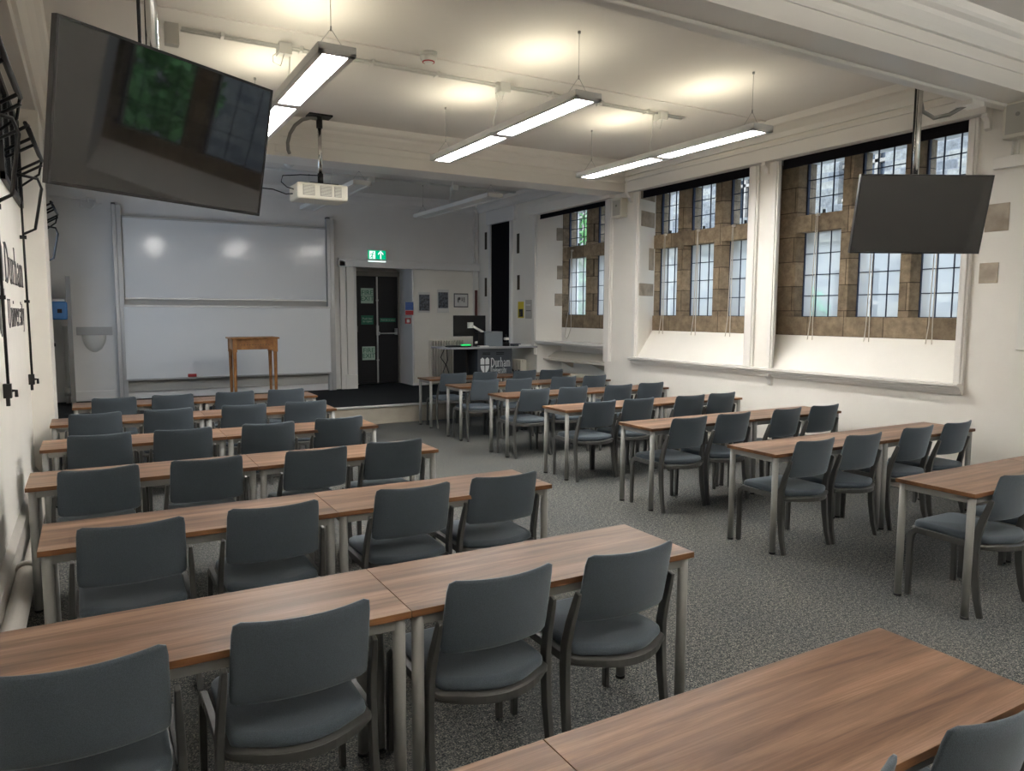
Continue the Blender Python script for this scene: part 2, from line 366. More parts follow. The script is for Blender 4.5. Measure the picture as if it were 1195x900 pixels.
# front cornice + right cornice + corner conduit
corn=[(0,3.72),(-.03,3.72),(-.045,3.77),(-.09,3.83),(-.12,3.85),(-.13,3.92),(0,3.92)]
struct(MB().extr([(YF+a,b) for a,b in corn],XL,XR,'x'),'trim_5',M['wall_grey'])
struct(MB().extr([(XR+a,b) for a,b in corn],B1[1],YF,'y'),'trim_6',M['wall_grey'])
struct(MB().extr([(XR+a*1.0,b) for a,b in corn],B2[1],B1[0],'y'),'trim_7',M['trim'])
struct(MB().tube([(6.83,YF-.03,ZS+.4),(6.83,YF-.03,3.75)],.022,8).box(6.86,6.93,YF-.03,YF,ZS,3.72),'trim_8',M['wall_grey'])

# ceiling beams with mouldings
def beam(y0,y1,near_corn,name):
    mb=MB().box(XL,XR,y0,y1,ZB,ZC)
    if near_corn:   # mouldings on the camera side
        mb.extr([(y0,3.63),(y0-.015,3.63),(y0-.02,3.655),(y0,3.66)],XL,XR,'x')
        mb.extr([(y0,3.72),(y0-.03,3.72),(y0-.05,3.76),(y0-.08,3.80),(y0-.09,3.83),(y0-.125,3.85),(y0-.14,3.87),(y0-.15,3.92),(y0,3.92)],XL,XR,'x')
    mb.extr([(y1,3.78),(y1+.03,3.78),(y1+.06,3.84),(y1+.10,3.86),(y1+.11,3.92),(y1,3.92)],XL,XR,'x')
    return struct(mb,name,M['beam'])
beam(*B1,True,'ceiling_beam'); beam(*B2,True,'ceiling_beam')

# ---------------------------------------------------------------- window wall
ZSILL,ZHEAD=1.09,3.50
mb=MB(); SPL=.0
def pier(y0,y1,b0,b1,z0=0,z1=ZC):    # plan polygon from the room face to the stone plane, then straight through
    mb.prism([(XR,y0),(XR,y1),(XS,b1),(XS+.35,b1-SPL),(XS+.35,b0+SPL),(XS,b0)][::-1],z0,z1)
# openings: window_4 y .9-3.05, window_1 3.875-5.975, window_2 6.41-8.45, window_3 9.25-11.25, narrow 12.19-12.97
OP={1:(3.875,5.975,3.95,6.30),2:(6.41,8.45,6.45,8.61),3:(9.25,11.25,9.30,11.06),4:(.4,2.9,.35,2.95)}
pier(YB,.4,YB,.35); pier(2.9,3.875,2.95,3.95); pier(5.975,6.41,6.30,6.45); pier(8.45,9.25,8.61,9.30); pier(11.25,12.19,11.06,12.19); pier(12.97,YF+.1,12.97,YF+.1)
for k,(a,b,c,d) in OP.items():
    mb.prism([(XR,a),(XR,b),(XS+.35,d),(XS+.35,c)][::-1],ZHEAD,ZC)
    if k!=3:   # splayed sill slope: white, from room face up to the stone
        mb.add([(XR,a,0),(XR,b,0),(XR,b,ZSILL),(XR,a,ZSILL),(XS+.3,d,1.47),(XS+.3,c,1.47),(XS,d,1.47),(XS,c,1.47),(XS+.3,d,0),(XS+.3,c,0)],
               [(0,1,2,3),(3,2,6,7),(7,6,4,5),(5,4,8,9),(0,9,8,1),(1,8,4,6,2),(0,3,7,5,9)])
    else:
        mb.box(XS,XS+.3,c,d,0,1.47)
mb.box(XR+.12,XR+.4,12.19,12.97,0,ZC); mb.box(XR,XR+.13,12.19,12.97,0,1.0).box(XR,XR+.13,12.19,12.97,3.44,ZC)
struct(mb,'wall_right',M['wall'])
struct(MB().box(XR-.02,XR,YB,9.2,.02,.10).tube([(XR-.06,2.0,.12),(XR-.06,9.1,.12)],.03,10).tube([(XR-.06,2.0,.20),(XR-.06,9.1,.20)],.02,8),'baseboard_right',M['pipe'])

def window(num,lights,b0,b1,upper_rows=3,lower_rows=4,cols=3,open_=False):
    w=empty('window_%d'%num,(XS,(b0+b1)/2,1.47),kind='structure')
    # stone dressings
    z0,zt0,zt1,z1=1.69,2.68,2.875,ZHEAD
    mb=MB(); mb.box(XS,XS+.28,b0,b1,1.47,z0); (None if open_ else mb.box(XS,XS+.28,b0,b1,zt0,zt1))
    if open_: zt0,zt1=z1-.02,z1-.01; lower_rows=5
    ys=[b0]; 
    for a,b in lights: ys+=[a,b]
    ys.append(b1)
    for i in range(0,len(ys),2):
        a,b=ys[i],ys[i+1]
        if b-a>.02:
            for p,q in ((z0,zt0),(zt1,z1)):
                if 0<i<len(ys)-2: # chamfered mullion
                    mb.prism([(XS,a+.04),(XS+.11,a),(XS+.28,a),(XS+.28,b),(XS+.11,b),(XS,b-.04)],p,q)
                elif i==0: mb.prism([(XS,a),(XS,b-.03),(XS+.11,b),(XS+.28,b),(XS+.28,a)][::-1],p,q)
                else: mb.prism([(XS,b),(XS,a+.03),(XS+.11,a),(XS+.28,a),(XS+.28,b)],p,q)
    rel(mb,w); mb.build('stone_surround',M['stone'],w,.006)
    for a,b in lights:
        for lo,hi,rows,mat in (((z0,z1,lower_rows,M['glass']),) if open_ else ((z0,zt0,lower_rows,M['frost']),(zt1,z1,upper_rows,M['glass']))):
            X=XS+.13
            o=rel(MB().add([(X,a,lo),(X,b,lo),(X,b,hi),(X,a,hi)],[(0,1,2,3)]),w).build('window_pane',mat,w,fixn=False)
            g=MB()
            up=(hi==z1); t=.022 if up else .009
            g.box(X-.02,X+.012,a,a+t,lo,hi).box(X-.02,X+.012,b-t,b,lo,hi).box(X-.02,X+.012,a,b,lo,lo+t*.8)
            for c in range(1,cols): yy=a+(b-a)*c/cols; g.box(X-.009,X+.006,yy-.005,yy+.005,lo,hi)
            for r in range(1,rows+(0)): zz=lo+(hi-lo)*r/rows; g.box(X-.009,X+.006,a,b,zz-.005,zz+.005)
            rel(g,w).build('leaded_grid',M['lead'],w)
            if up:   # catch
                rel(MB().cbox((X-.035,(a+b)/2,lo+.03),(.03,.02,.05)).tube([(X-.05,(a+b)/2,lo+.03),(X-.06,(a+b)/2,lo-.02)],.006,6),w).build('window_catch',M['iron'],w)
    return w
W1=window(1,[(4.08,4.575),(4.77,5.295),(5.49,6.02)],3.93,6.32)
W2=window(2,[(6.66,7.21),(7.43,7.94),(8.14,8.585)],6.42,8.62)
W3=window(3,[(9.36,9.52),(9.68,10.15),(10.38,11.02)],9.28,11.07,upper_rows=4,lower_rows=4)
W4=window(4,[(.46,1.32),(1.60,2.75)],.34,2.96,cols=4,open_=True)
# exposed stones in plaster
def quoin(w,mb): rel(mb,w).build('exposed_stone',M['stoneplain'],w,.003)
def reveal_stone(num,zs):
    a,b,c,d=OP[num]
    for z0,z1,f in zs:     # on the far reveal, from stone plane outwards by fraction f
        y_at=lambda x:b+(d-b)*(x-XR)/(XS-XR)
        x0=XS-(XS-XR)*f; mb=MB().prism([(x0,y_at(x0)-.006),(x0,y_at(x0)+.02),(XS,y_at(XS)+.02),(XS,y_at(XS)-.006)],z0,z1)
        quoin({2:W2,3:W3}[num],mb)
reveal_stone(2,[(1.98,2.16,1.0),(2.36,2.68,.35),(2.98,3.2,.95),(3.36,3.49,1.0)])
reveal_stone(3,[(1.85,2.07,.30),(2.32,2.56,.22),(3.0,3.22,.25)])
for (y0,y1,z0,z1,w) in ((3.50,3.70,2.45,2.69,W1),(3.56,3.72,2.0,2.18,W1)):
    quoin(w,MB().box(XR-.006,XR+.01,y0,y1,z0,z1))

# frames, blind boxes, sills (structure trims)
def side_board(y0,y1,z0,z1,n): struct(MB().box(XR-.035,XR,y0,y1,z0,z1).box(XR-.05,XR,y0+.02,y1-.03,z0,z1),n,M['trim'],bevel=.004)
side_board(3.79,3.875,1.06,3.46,'trim_9'); side_board(5.975,6.06,1.09,3.46,'trim_10'); side_board(6.27,6.41,1.09,3.46,'trim_11')
side_board(8.45,8.56,1.06,3.46,'trim_12'); side_board(9.08,9.25,.98,3.46,'trim_13'); side_board(11.25,11.38,.98,3.46,'trim_14')
struct(MB().box(XR-.10,XR+.02,3.70,8.66,3.47,3.64).box(XR-.12,XR,3.69,8.67,3.62,3.655),'trim_15',M['trim'],bevel=.004)
struct(MB().box(XR-.10,XR+.02,9.06,11.45,3.44,3.62).box(XR-.12,XR,9.05,11.46,3.60,3.635),'trim_16',M['trim'],bevel=.004)
struct(MB().extr([(XR,1.09),(XR-.11,1.09),(XR-.11,1.065),(XR-.085,1.06),(XR-.085,1.04),(XR-.06,1.035),(XR-.06,1.015),(XR-.035,1.01),(XR-.035,.99),(XR-.01,.985),(XR,.985)],3.79,8.56,'y'),'window_sill',M['trim'])
struct(MB().box(XR-.06,XR+.30,9.22,11.28,1.205,1.235).box(XR-.01,XS,9.25,11.26,1.17,1.205),'window_sill',M['trim'],bevel=.004)
# corbel brackets under the blind boxes and the sill
for y,z in ((3.72,3.47),(6.16,3.47),(8.66,3.47),(6.0,1.02)):
    mb=MB().extr([(XR,z),(XR-.085,z),(XR-.08,z-.03),(XR-.045,z-.06),(XR-.03,z-.12),(XR,z-.14)],y-.025,y+.025,'y')
    struct(mb,'trim_bracket',M['trim'])
struct(MB().box(XR-.03,XR,3.16,3.362,1.42,2.30),'trim_20',M['trim'],bevel=.004)
# roller blinds (rolled up, a strip showing)
for y0,y1,n in ((3.89,5.97,'window_1'),(6.42,8.44,'window_2'),(9.26,11.24,'window_3')):
    t=empty('roller_blind',(XR+.03,(y0+y1)/2,3.45),'dark roller blind rolled up above %s'%{'window_1':'the window behind the hanging right-hand screen','window_2':'the middle window, nearest the wall speaker pillar','window_3':'the far window beside the lectern'}[n],'blind','rolled up window blinds')
    rel(MB().box(XR+.035,XR+.045,y0,y1,3.385,3.5),t).build('blind_fabric',M['blind'],t)
    rel(MB().box(XR+.03,XR+.05,y0,y1,3.37,3.387),t).build('bottom_bar',M['blind'],t)
# narrow blacked-out window by the stage
nb=empty('window_5',(XR,12.58,2.2),kind='structure')
rel(MB().box(XR-.01,XR+.1,12.19,12.97,1.0,3.44),nb).build('blackout_panel',M['blind'],nb)
rel(MB().box(XR-.05,XR,12.97,13.03,1.0,3.5).box(XR-.05,XR,12.13,12.19,1.0,3.5).box(XR-.07,XR,11.98,13.1,3.44,3.70),nb).build('window_frame',M['wall_grey'],nb,.004)
for y,z0,z1 in ((13.22,2.98,3.32),(13.22,2.05,2.42),(11.94,2.82,3.18),(11.92,2.15,2.42)):
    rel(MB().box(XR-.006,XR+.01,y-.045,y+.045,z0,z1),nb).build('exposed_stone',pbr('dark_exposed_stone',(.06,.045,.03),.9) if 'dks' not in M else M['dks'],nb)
# blind cords
def cord(y,xz,top,bot,lab,grp,dy=.05):
    X=XS-.03
    mb=MB(); pts=[(X,y,top)]
    mb.tube([(X,y,top),(X-.005,y+.003,bot+.55),(X-.02,y-dy*.2,bot+.2),(X-.05,y+dy*.1,bot+.05),(X-.055,y+dy*.5,bot),(X-.05,y+dy*1.0,bot+.04),(X-.02,y+dy*1.1,bot+.2),(X-.003,y+dy*.7,bot+.5),(X,y+.02,top-.02)],.0055,6)
    mb.cbox((X+.0,y,top),(.03,.04,.03))
    o=mb.build('pull_cord',M['cord']); tag(o,lab,'cord',grp)
wname={1:'the near window behind the right-hand screen',2:'the middle window',3:'the far window'}
for k,(a,b) in enumerate(((4.33,1.12),(5.02,1.08),(5.74,1.14))):
    cord(a,0,2.86,b,'%s pale opening cord looped below the near window'%('nearest','middle','farthest')[k],'cords at the near window',.06)
for k,(a,b) in enumerate(((7.02,1.16),(7.66,1.17),(8.33,1.16))):
    cord(a,0,2.86,b,'%s pale opening cord looped below the middle window'%('nearest','middle','farthest')[k],'cords at the middle window',.07)
cord(10.72,0,2.8,1.27,'pale opening cord looped over the far window shelf',None,.12)

# ---------------------------------------------------------------- outside
def tree(name,x,y,h,r,lab,mat,zc=None,n=900,seed=1,size=.16):
    rnd=random.Random(seed); t=empty(name,(x,y,0),lab,'tree' if 'tree' in name else 'shrub')
    MB().tube([(0,0,0),(.05,.03,h*.35),(0,.1,h*.75)],[.16*r/2,.12*r/2,.05*r/2],8).tube([(.03,.02,h*.4),(-.5*r,.3*r,h*.75)],[.05,.02],6).tube([(.03,.02,h*.4),(.3*r,-.5*r,h*.8)],[.05,.02],6).build('trunk',M['bark'],t)
    mb=MB(); zc=zc or h*.62
    for i in range(n):
        while True:
            p=Vector([rnd.uniform(-1,1) for _ in range(3)])
            if .25<p.length<1: break
        c=Vector((p.x*r,p.y*r,zc+p.z*(h-zc)))
        a=Vector([rnd.gauss(0,1) for _ in range(3)]).normalized(); b=a.orthogonal().normalized()
        s=size*rnd.uniform(.6,1.3); 
        mb.add([c-a*s,c-b*s*.5,c+a*s,c+b*s*.5],[(0,1,2,3)])
    o=mb.build('foliage',mat,t,fixn=False); return t
tree('tree',10.9,15.2,5.2,1.7,'leafy green tree outside seen through the far window',M['leaf'],zc=2.5,n=3600,seed=3,size=.12)
tree('tree',12.0,-1.5,4.6,1.7,'leafy green tree outside beyond the near end windows',M['leaf'],zc=2.3,n=1800,seed=5,size=.17)
tree('garden_shrub',9.3,7.35,2.15,.28,'bright green shrub outside blurred behind the obscure glass',M['leaf2'],zc=1.7,n=500,seed=8,size=.07)
# facing stone building
fb=empty('stone_building',(16,6,0),'weathered sandstone building across the yard seen through upper window panes','building')
mb=MB(); yw=[(-2.4,-1.2),(1.2,2.4),(4.4,5.6),(7.6,8.8),(10.8,12.0),(14.2,15.4),(18,19.2),(22,23.2)]
ys=[-6]+[q for a in yw for q in a]+[32]
for i in range(0,len(ys),2): mb.box(16,16.5,ys[i],ys[i+1],-1,9)
for a,b in yw: mb.box(16,16.5,a,b,-1,1.2).box(16,16.5,a,b,2.8,4.4).box(16,16.5,a,b,6.2,9)
mb.box(15.85,16,-6,32,3.5,3.65)
rel(mb,fb).build('wall',M['outstone'],fb)
for a,b in yw:
    for z0,z1 in ((1.2,2.8),(4.4,6.2)):
        wi=rel(MB().box(16.22,16.25,a,b,z0,z1),fb).build('window',M['winglass'],fb)
        g=MB(); 
        for k in range(1,4): g.box(16.12,16.22,a+(b-a)*k/4-.04,a+(b-a)*k/4+.04,z0,z1)
        g.box(16.12,16.22,a,b,(z0+z1)/2-.04,(z0+z1)/2+.04)
        rel(g,fb).build('mullion',M['stoneplain'],wi)
struct(MB().box(7.7,40,-25,40,-.3,-.05),'ground_outside',M['ground'])

# ---------------------------------------------------------------- tables
TD,TL,TI,TH=.466,1.258,.0325,.73
def make_table():
    t=empty('classroom_desk')
    mb=MB().box(0,TL,-TD,0,TH-.024,TH)
    o=mb.build('tabletop',[M['top'],M['edge']],t,.0015)
    for p in o.data.polygons:
        if abs(p.normal.z)<.5: p.material_index=1
    f=MB(); i=TI
    f.box(i,TL-i,-i-.012,-i+.012,TH-.064,TH-.024).box(i,TL-i,-TD+i-.012,-TD+i+.012,TH-.064,TH-.024)
    f.box(i-.012,i+.012,-TD+i,-i,TH-.064,TH-.024).box(TL-i-.012,TL-i+.012,-TD+i,-i,TH-.064,TH-.024)
    f.build('frame',M['leg'],t,.002)
    for x in (i,TL-i):
        for y in (-i,-TD+i):
            l=MB().cyl(x,y,.012,TH-.026,.0215,16).build('leg',M['leg'],t)
            MB().cyl(x,y,0,.014,.0235,12).build('foot',M['black'],l)
    return t
rows={'G':(-.19,9.209),'F':(-.336,7.925),'E':(-.348,6.62),'D':(-.354,5.318),'C':(-.229,3.993),'B':(-.371,2.682),'A':(-.385,1.375),
'R7':(4.35,10.532),'R6':(4.259,9.32),'R5':(4.24,8.012),'R4':(4.184,6.663),'R3':(4.168,5.319),'R2':(4.166,3.989),'R1':(4.213,2.665)}
left_names={'G':'front left row nearest the whiteboard','F':'second left row from the whiteboard','E':'third left row from the whiteboard','D':'fourth left row from the whiteboard','C':'fifth left row from the whiteboard','B':'sixth left row, second nearest the camera','A':'nearest row at the bottom edge'}
right_names={'R7':'front right row by the stage','R6':'second right row from the stage','R5':'third right row from the stage','R4':'fourth right row from the stage','R3':'fifth right row from the stage','R2':'sixth right row, second nearest camera','R1':'nearest right row by the window wall'}
proto=make_table(); km=kidmap(proto); first=True
for k,(x,y) in rows.items():
    L=k in left_names
    for h in (0,1):
        o=proto if first else copy_tree(proto,None,km); first=False
        o.location=(x+h*(TL+.002),y,0)
        if L: s='%s desk with grey legs, %s half of %s'%('walnut-topped',('wall-side','aisle-side')[h],left_names[k])
        else: s='%s desk with grey legs, %s half of %s'%('walnut-topped',('aisle-side','window-side')[h],right_names[k])
        tag(o,s,'desk','rows of walnut-topped desks')

# ---------------------------------------------------------------- chairs
def arc_outline(hw,y0,y1,bulge,r,n=10,hwf=None):
    hwf=hwf or hw; pts=[]
    def corner(cx,cy,a0,a1,k=5):
        for i in range(k+1):
            a=a0+(a1-a0)*i/k; pts.append((cx+r*math.cos(a),cy+r*math.sin(a)))
    corner(hwf-r,y1-r,0,PI/2); corner(-hwf+r,y1-r,PI/2,PI)
    # rear left corner, bulging arc, rear right corner
    rr=r*.8
    for i in range(4): a=PI+i*(PI/2)/4; pts.append((-hw+rr+rr*math.cos(a),y0+rr+rr*math.sin(a)))
    for i in range(1,n): x=-hw+rr+(2*hw-2*rr)*i/n; u=x/(hw-rr); pts.append((x,y0-bulge*(1-u*u)))
    for i in range(4): a=1.5*PI+(i+1)*(PI/2)/4; pts.append((hw-rr+rr*math.cos(a),y0+rr+rr*math.sin(a)))
    return pts
def make_chair():
    t=empty('upholstered_chair')
    ol=arc_outline(.212,.0,.445,.068,.05,hwf=.215)
    MB().slab(ol,[(.420,.012),(.424,.003),(.436,0),(.449,.003),(.457,.010),(.461,.03)],crown=.006).build('seat',M['fabric'],t)
    ol2=arc_outline(.226,-.012,.455,.072,.05,hwf=.225)
    f=MB().slab(ol2,[(.396,.012),(.40,.0),(.416,0),(.42,.012)])
    for s in (-1,1): f.sweep([(s*.232,.05,.405),(s*.233,.25,.408),(s*.236,.40,.412)],(1,0,0),.022,.035)
    # rear rail bulging under the seat
    n=12; P=[]
    for i in range(n+1):
        u=-1+2*i/n; P.append((u*.232,.045-.125*(1-u*u),.40))
    f.sweep(P,(0,0,1),.03,.018)
    f.build('seat_frame',M['shell'],t,.002)
    # backrest: curved panel
    nx,nz=14,8; H0,H1=.555,.832
    def P3(u,v,side):   # u -1..1, v 0..1
        hw=.213-.007*v
        # rounded corners: shrink width near top/bottom
        e=0
        for q in (v,1-v):
            d=.024/(H1-H0)
            if q<d: k=1-q/d; e=max(e,.024*(1-math.sqrt(max(0,1-k*k))))
        x=u*(hw-e)
        z=H0+(H1-H0)*v - .006*(1-u*u)*v
        lean=.022-.062*v
        y=lean-.045*(1-(x/.213)**2)
        edge=max(abs(u)**8,0)
        th=.015*(1-.75*max(abs(u)**6,(2*abs(v-.5))**8))
        return (x,y+side*th,z)
    vs=[];fs=[]
    for side in (-1,1):
        for j in range(nz+1):
            vv=j/nz; vv=.5-.5*math.cos(PI*vv)
            for i in range(nx+1):
                uu=math.sin((-1+2*i/nx)*PI/2)
                vs.append(P3(uu,vv,side))
    A=(nx+1)*(nz+1); idx=lambda s,j,i:s*A+j*(nx+1)+i
    for s in (0,1):
        for j in range(nz):
            for i in range(nx): fs.append((idx(s,j,i),idx(s,j,i+1),idx(s,j+1,i+1),idx(s,j+1,i)))
    for i in range(nx):
        fs.append((idx(0,0,i),idx(0,0,i+1),idx(1,0,i+1),idx(1,0,i))); fs.append((idx(0,nz,i),idx(0,nz,i+1),idx(1,nz,i+1),idx(1,nz,i)))
    for j in range(nz):
        fs.append((idx(0,j,0),idx(0,j+1,0),idx(1,j+1,0),idx(1,j,0))); fs.append((idx(0,j,nx),idx(0,j+1,nx),idx(1,j+1,nx),idx(1,j,nx)))
    b=MB(); b.add(vs,fs,0,True); b.build('backrest',M['fabric'],t)
    for s in (-1,1):
        MB().sweep([(s*.247,-.005,0),(s*.243,.022,.10),(s*.240,.042,.24),(s*.238,.05,.38),(s*.236,.046,.46),(s*.232,.025,.55),(s*.228,-.004,.64),(s*.226,-.018,.685)],(1,0,0),[.024]*6+[.020,.016],[.030,.036,.042,.046,.044,.038,.032,.026]).build('leg',M['shell'],t,.004)
        MB().sweep([(s*.245,.425,0),(s*.242,.427,.2),(s*.240,.430,.33),(s*.239,.424,.385),(s*.237,.395,.412),(s*.236,.33,.41)],(1,0,0),.024,[.03,.034,.038,.042,.038,.03]).build('leg',M['shell'],t,.004)
    return t
chairs={'G':[(.19,8.64),(.75,8.68),(1.39,8.70),(1.96,8.72)],'F':[(.01,7.40),(.60,7.42),(1.27,7.44),(1.865,7.44)],
'E':[(.03,6.11),(.59,6.09),(1.225,6.10),(1.82,6.15)],'D':[(.01,4.77),(.59,4.78),(1.26,4.78),(1.82,4.83)],
'C':[(.12,3.45),(.71,3.46),(1.42,3.50),(1.965,3.51)],'B':[(-.06,2.12),(.52,2.16),(1.20,2.16),(1.757,2.15)],'A':[(1.19,.85),(1.775,.845)],
'R7':[(4.67,9.90),(5.21,9.92),(5.90,9.90),(6.36,9.84)],'R6':[(4.58,8.72),(5.09,8.69),(5.82,8.68),(6.32,8.63)],
'R5':[(4.56,7.41),(5.11,7.41),(5.76,7.35),(6.32,7.39)],'R4':[(4.50,6.05),(5.02,6.06),(5.71,6.02),(6.22,6.05)],
'R3':[(4.485,4.73),(5.03,4.74),(5.735,4.74),(6.29,4.75)],'R2':[(4.485,3.45),(5.02,3.44),(5.735,3.46),(6.29,3.46)],'R1':[(4.565,2.15),(5.14,2.15)]}
ang={'F':[4,2,-1,0],'D':[3,0,3,0],'C':[0,-1,0,-1],'R7':[-2,0,0,-3],'R6':[2,1,-1,2],'R5':[2,-1,-2,0],'R4':[1,1,-1,1],'R3':[1,0,3,0],'R2':[0,-1,1,2]}
cp=make_chair(); km=kidmap(cp); first=True
for k,L in chairs.items():
    nm=left_names[k] if k in left_names else right_names[k]
    if len(L)==4: pos=('leftmost','second from left','third from left','rightmost')
    elif k=='A': pos=('mostly cropped','right-hand corner')
    else: pos=('leftmost','partly hidden second')
    for j,(x,y) in enumerate(L):
        o=cp if first else copy_tree(cp,None,km); first=False
        a=math.radians(ang.get(k,[0]*4)[j])
        o.location=(x,y+.04,0); o.rotation_euler=(0,0,a)
        tag(o,'%s slate-grey chair at the %s'%(pos[j],nm),'chair','slate-grey chairs at the desk rows')

# ---------------------------------------------------------------- ceiling lights
def make_light(lit,dim=False):
    t=empty('ceiling_light')
    L,Wd=2.78,.25
    h=MB(); h.box(-Wd/2,Wd/2,0,L,.018,.06)                       # body above
    h.box(-Wd/2,-Wd/2+.042,0,L,0,.02).box(Wd/2-.042,Wd/2,0,L,0,.02).box(-Wd/2,Wd/2,0,.05,0,.02).box(-Wd/2,Wd/2,L-.05,L,0,.02).box(-Wd/2,Wd/2,L/2-.055,L/2+.055,-.001,.02)
    h.build('housing',M['lightbody'],t,.003)
    for a,b in ((.05,L/2-.055),(L/2+.055,L-.05)):
        MB().box(-Wd/2+.035,Wd/2-.035,a,b,.010,.019).build('diffuser',M['diffdim'] if dim else M['diff'] if lit else M['diffoff'],t)
        if lit: MB().box(-.05,.05,(a+b)/2-.28,(a+b)/2+.28,.061,.066).build('uplight',M['upboost'] if dim else M['uplit'],t)
    for y in (.14,L-.14):
        MB().tube([(0,y,.54),(0,y,.2)],.0022,6).tube([(0,y,.2),(-Wd/2+.02,y,.058)],.0018,5).tube([(0,y,.2),(Wd/2-.02,y,.058)],.0018,5).cyl(0,y,.53,.55,.012,8).cyl(0,y,.185,.215,.006,8).build('suspension_wire',M['wire'],t)
    MB().tube([(.0,L*.56,.06),(.02,L*.57,.2),(.08,L*.585,.33),(.09,L*.585,.54)],.006,6).build('power_cable',M['white'],t)
    return t
lits=[(1.46,'left-hand lit suspended strip light partly behind the big screen'),(3.43,'middle lit suspended strip light over the aisle'),(5.36,'right-hand lit suspended strip light nearest the windows')]
p=None
for x,lab in lits:
    if p is None: p=make_light(True); km=kidmap(p); o=p
    else: o=copy_tree(p,None,km)
    o.location=(x,4.82,3.365); tag(o,lab,'ceiling light','lit suspended strip lights')
p=None
for x,lab in ((1.46,'strip light with dimmed diffusers over the nearest rows, wall side'),(3.43,'strip light with dimmed diffusers over the nearest rows, middle'),(5.36,'strip light with dimmed diffusers over the nearest rows, window side')):  # unseen behind the camera; diffusers dimmed, uplights boosted for the near beam
    if p is None: p=make_light(True,True); km=kidmap(p); o=p
    else: o=copy_tree(p,None,km)
    o.location=(x,-1.75,3.365); tag(o,lab,'ceiling light','strip lights with dimmed diffusers in the nearest bay')
p=None
for x,lab in ((3.16,'unlit strip light over the stage, beside the projector'),(5.12,'unlit strip light over the stage nearest the far window')):
    if p is None: p=make_light(False); km=kidmap(p); o=p
    else: o=copy_tree(p,None,km)
    o.location=(x,9.45,3.365); tag(o,lab,'ceiling light','unlit strip lights over the stage')

# ceiling conduit runs with junction boxes
def trunk(y,x0,x1,boxes,lab):
    t=empty('ceiling_conduit',((x0+x1)/2,y,ZC),lab,'conduit')
    for dy in (-.03,.03): rel(MB().tube([(x0,y+dy,ZC-.02),(x1,y+dy,ZC-.02)],.011,8),t).build('pipe',M['white'],t)
    x=x0+.3
    while x<x1: rel(MB().box(x-.012,x+.012,y-.05,y+.05,ZC-.035,ZC),t).build('pipe_clip',M['white'],t); x+=.62
    for bx in boxes: rel(MB().box(bx-.05,bx+.05,y-.08,y+.05,ZC-.09,ZC).tube([(bx-.05,y-.06,ZC-.08),(bx-.10,y-.06,ZC-.12),(bx-.10,y-.06,ZC-.17),(bx-.04,y-.06,ZC-.19),(bx-.01,y-.06,ZC-.09)],.004,6),t).build('junction_box',M['white'],t,.003)
trunk(6.46,.72,5.9,[1.50,3.57,5.55],'twin white conduit pipes with junction boxes across the lit ceiling')
trunk(11.85,.5,6.9,[4.1,5.6],'twin grey conduit pipes across the unlit stage ceiling')
struct(MB().box(XL,XR,6.10,6.13,ZC-.012,ZC),'trim_17',M['ceil'])
# detectors
def detector(x,y,lab,red):
    t=empty('smoke_detector',(x,y,ZC),lab,'smoke detector')
    MB().cyl(0,0,-.03,0,.075,24).build('base',M['white'],t)
    b=MB().tube([(0,0,-.03),(0,0,-.055),(0,0,-.075),(0,0,-.09)],[.072,.07,.05,.03],24).build('sensor_head',M['white'],t)
    if red: MB().tube([(0,0,-.072),(0,0,-.08)],[.053,.053],20).build('red_ring',M['red'],b)
detector(2.61,6.02,'round white smoke detector with red ring on the lit ceiling',True)
detector(2.66,11.3,'round white detector on the dim stage ceiling',False)

# ---------------------------------------------------------------- hanging screens
def tv(cx,cy,cz,yaw,tilt,W,lab,pole_lab,px):
    t=empty('television',(cx,cy,cz),lab,'television','black televisions hung from the ceiling')
    n=Vector((math.sin(yaw)*math.cos(tilt),math.cos(yaw)*math.cos(tilt),math.sin(tilt)))
    r=Vector((0,0,1)).cross(n).normalized(); u=n.cross(r)
    R=Matrix((r,u,n)).transposed()      # local x=r, y=u, z=n
    H=W/1.72
    def loc(mb): mb.v=[tuple(R@Vector(v)) for v in mb.v]; return mb
    b=.012
    loc(MB().box(-W/2,W/2,-H/2,H/2,-.035,-.004).box(-W/2,-W/2+b,-H/2,H/2,-.01,.002).box(W/2-b,W/2,-H/2,H/2,-.01,.002).box(-W/2,W/2,H/2-b,H/2,-.01,.002).box(-W/2,W/2,-H/2,-H/2+b*1.3,-.01,.002)).build('casing',M['bezel'],t,.002)
    loc(MB().box(-W/2+b,W/2-b,-H/2+b,H/2-b,-.006,-.001)).build('screen',M['screen'],t)
    loc(MB().box(-W*.3,W*.3,-H*.3,H*.25,-.07,-.035)).build('rear_housing',M['bezel'],t,.01)
    m=t
    q=-n*.13
    MB().tube([(q.x,q.y,-.1),(q.x,q.y,ZC-cz)],.028,20).build('pole',M['steel'],t)
    MB().tube([(q.x-.05,q.y,-.1),(q.x-.05,q.y,ZC-cz)],.008,8).build('cable',M['black'],t)
    MB().box(q.x-.08,q.x+.08,q.y-.08,q.y+.08,ZC-cz-.012,ZC-cz).build('ceiling_plate',M['steel'],t)
    loc(MB().box(-.12,.12,-.12,.12,-.10,-.07).box(-.03,.03,-.05,.05,-.16,-.08)).build('mount_bracket',M['black'],t)
    return t
tv(.376,3.76,2.535,math.radians(147.4),math.radians(-11),1.1,'large black television hung at left, reflecting the windows','',0)
tv(6.02,3.715,2.543,math.radians(208.6),math.radians(-12.6),1.1,'black television hung at right in front of the window','',0)

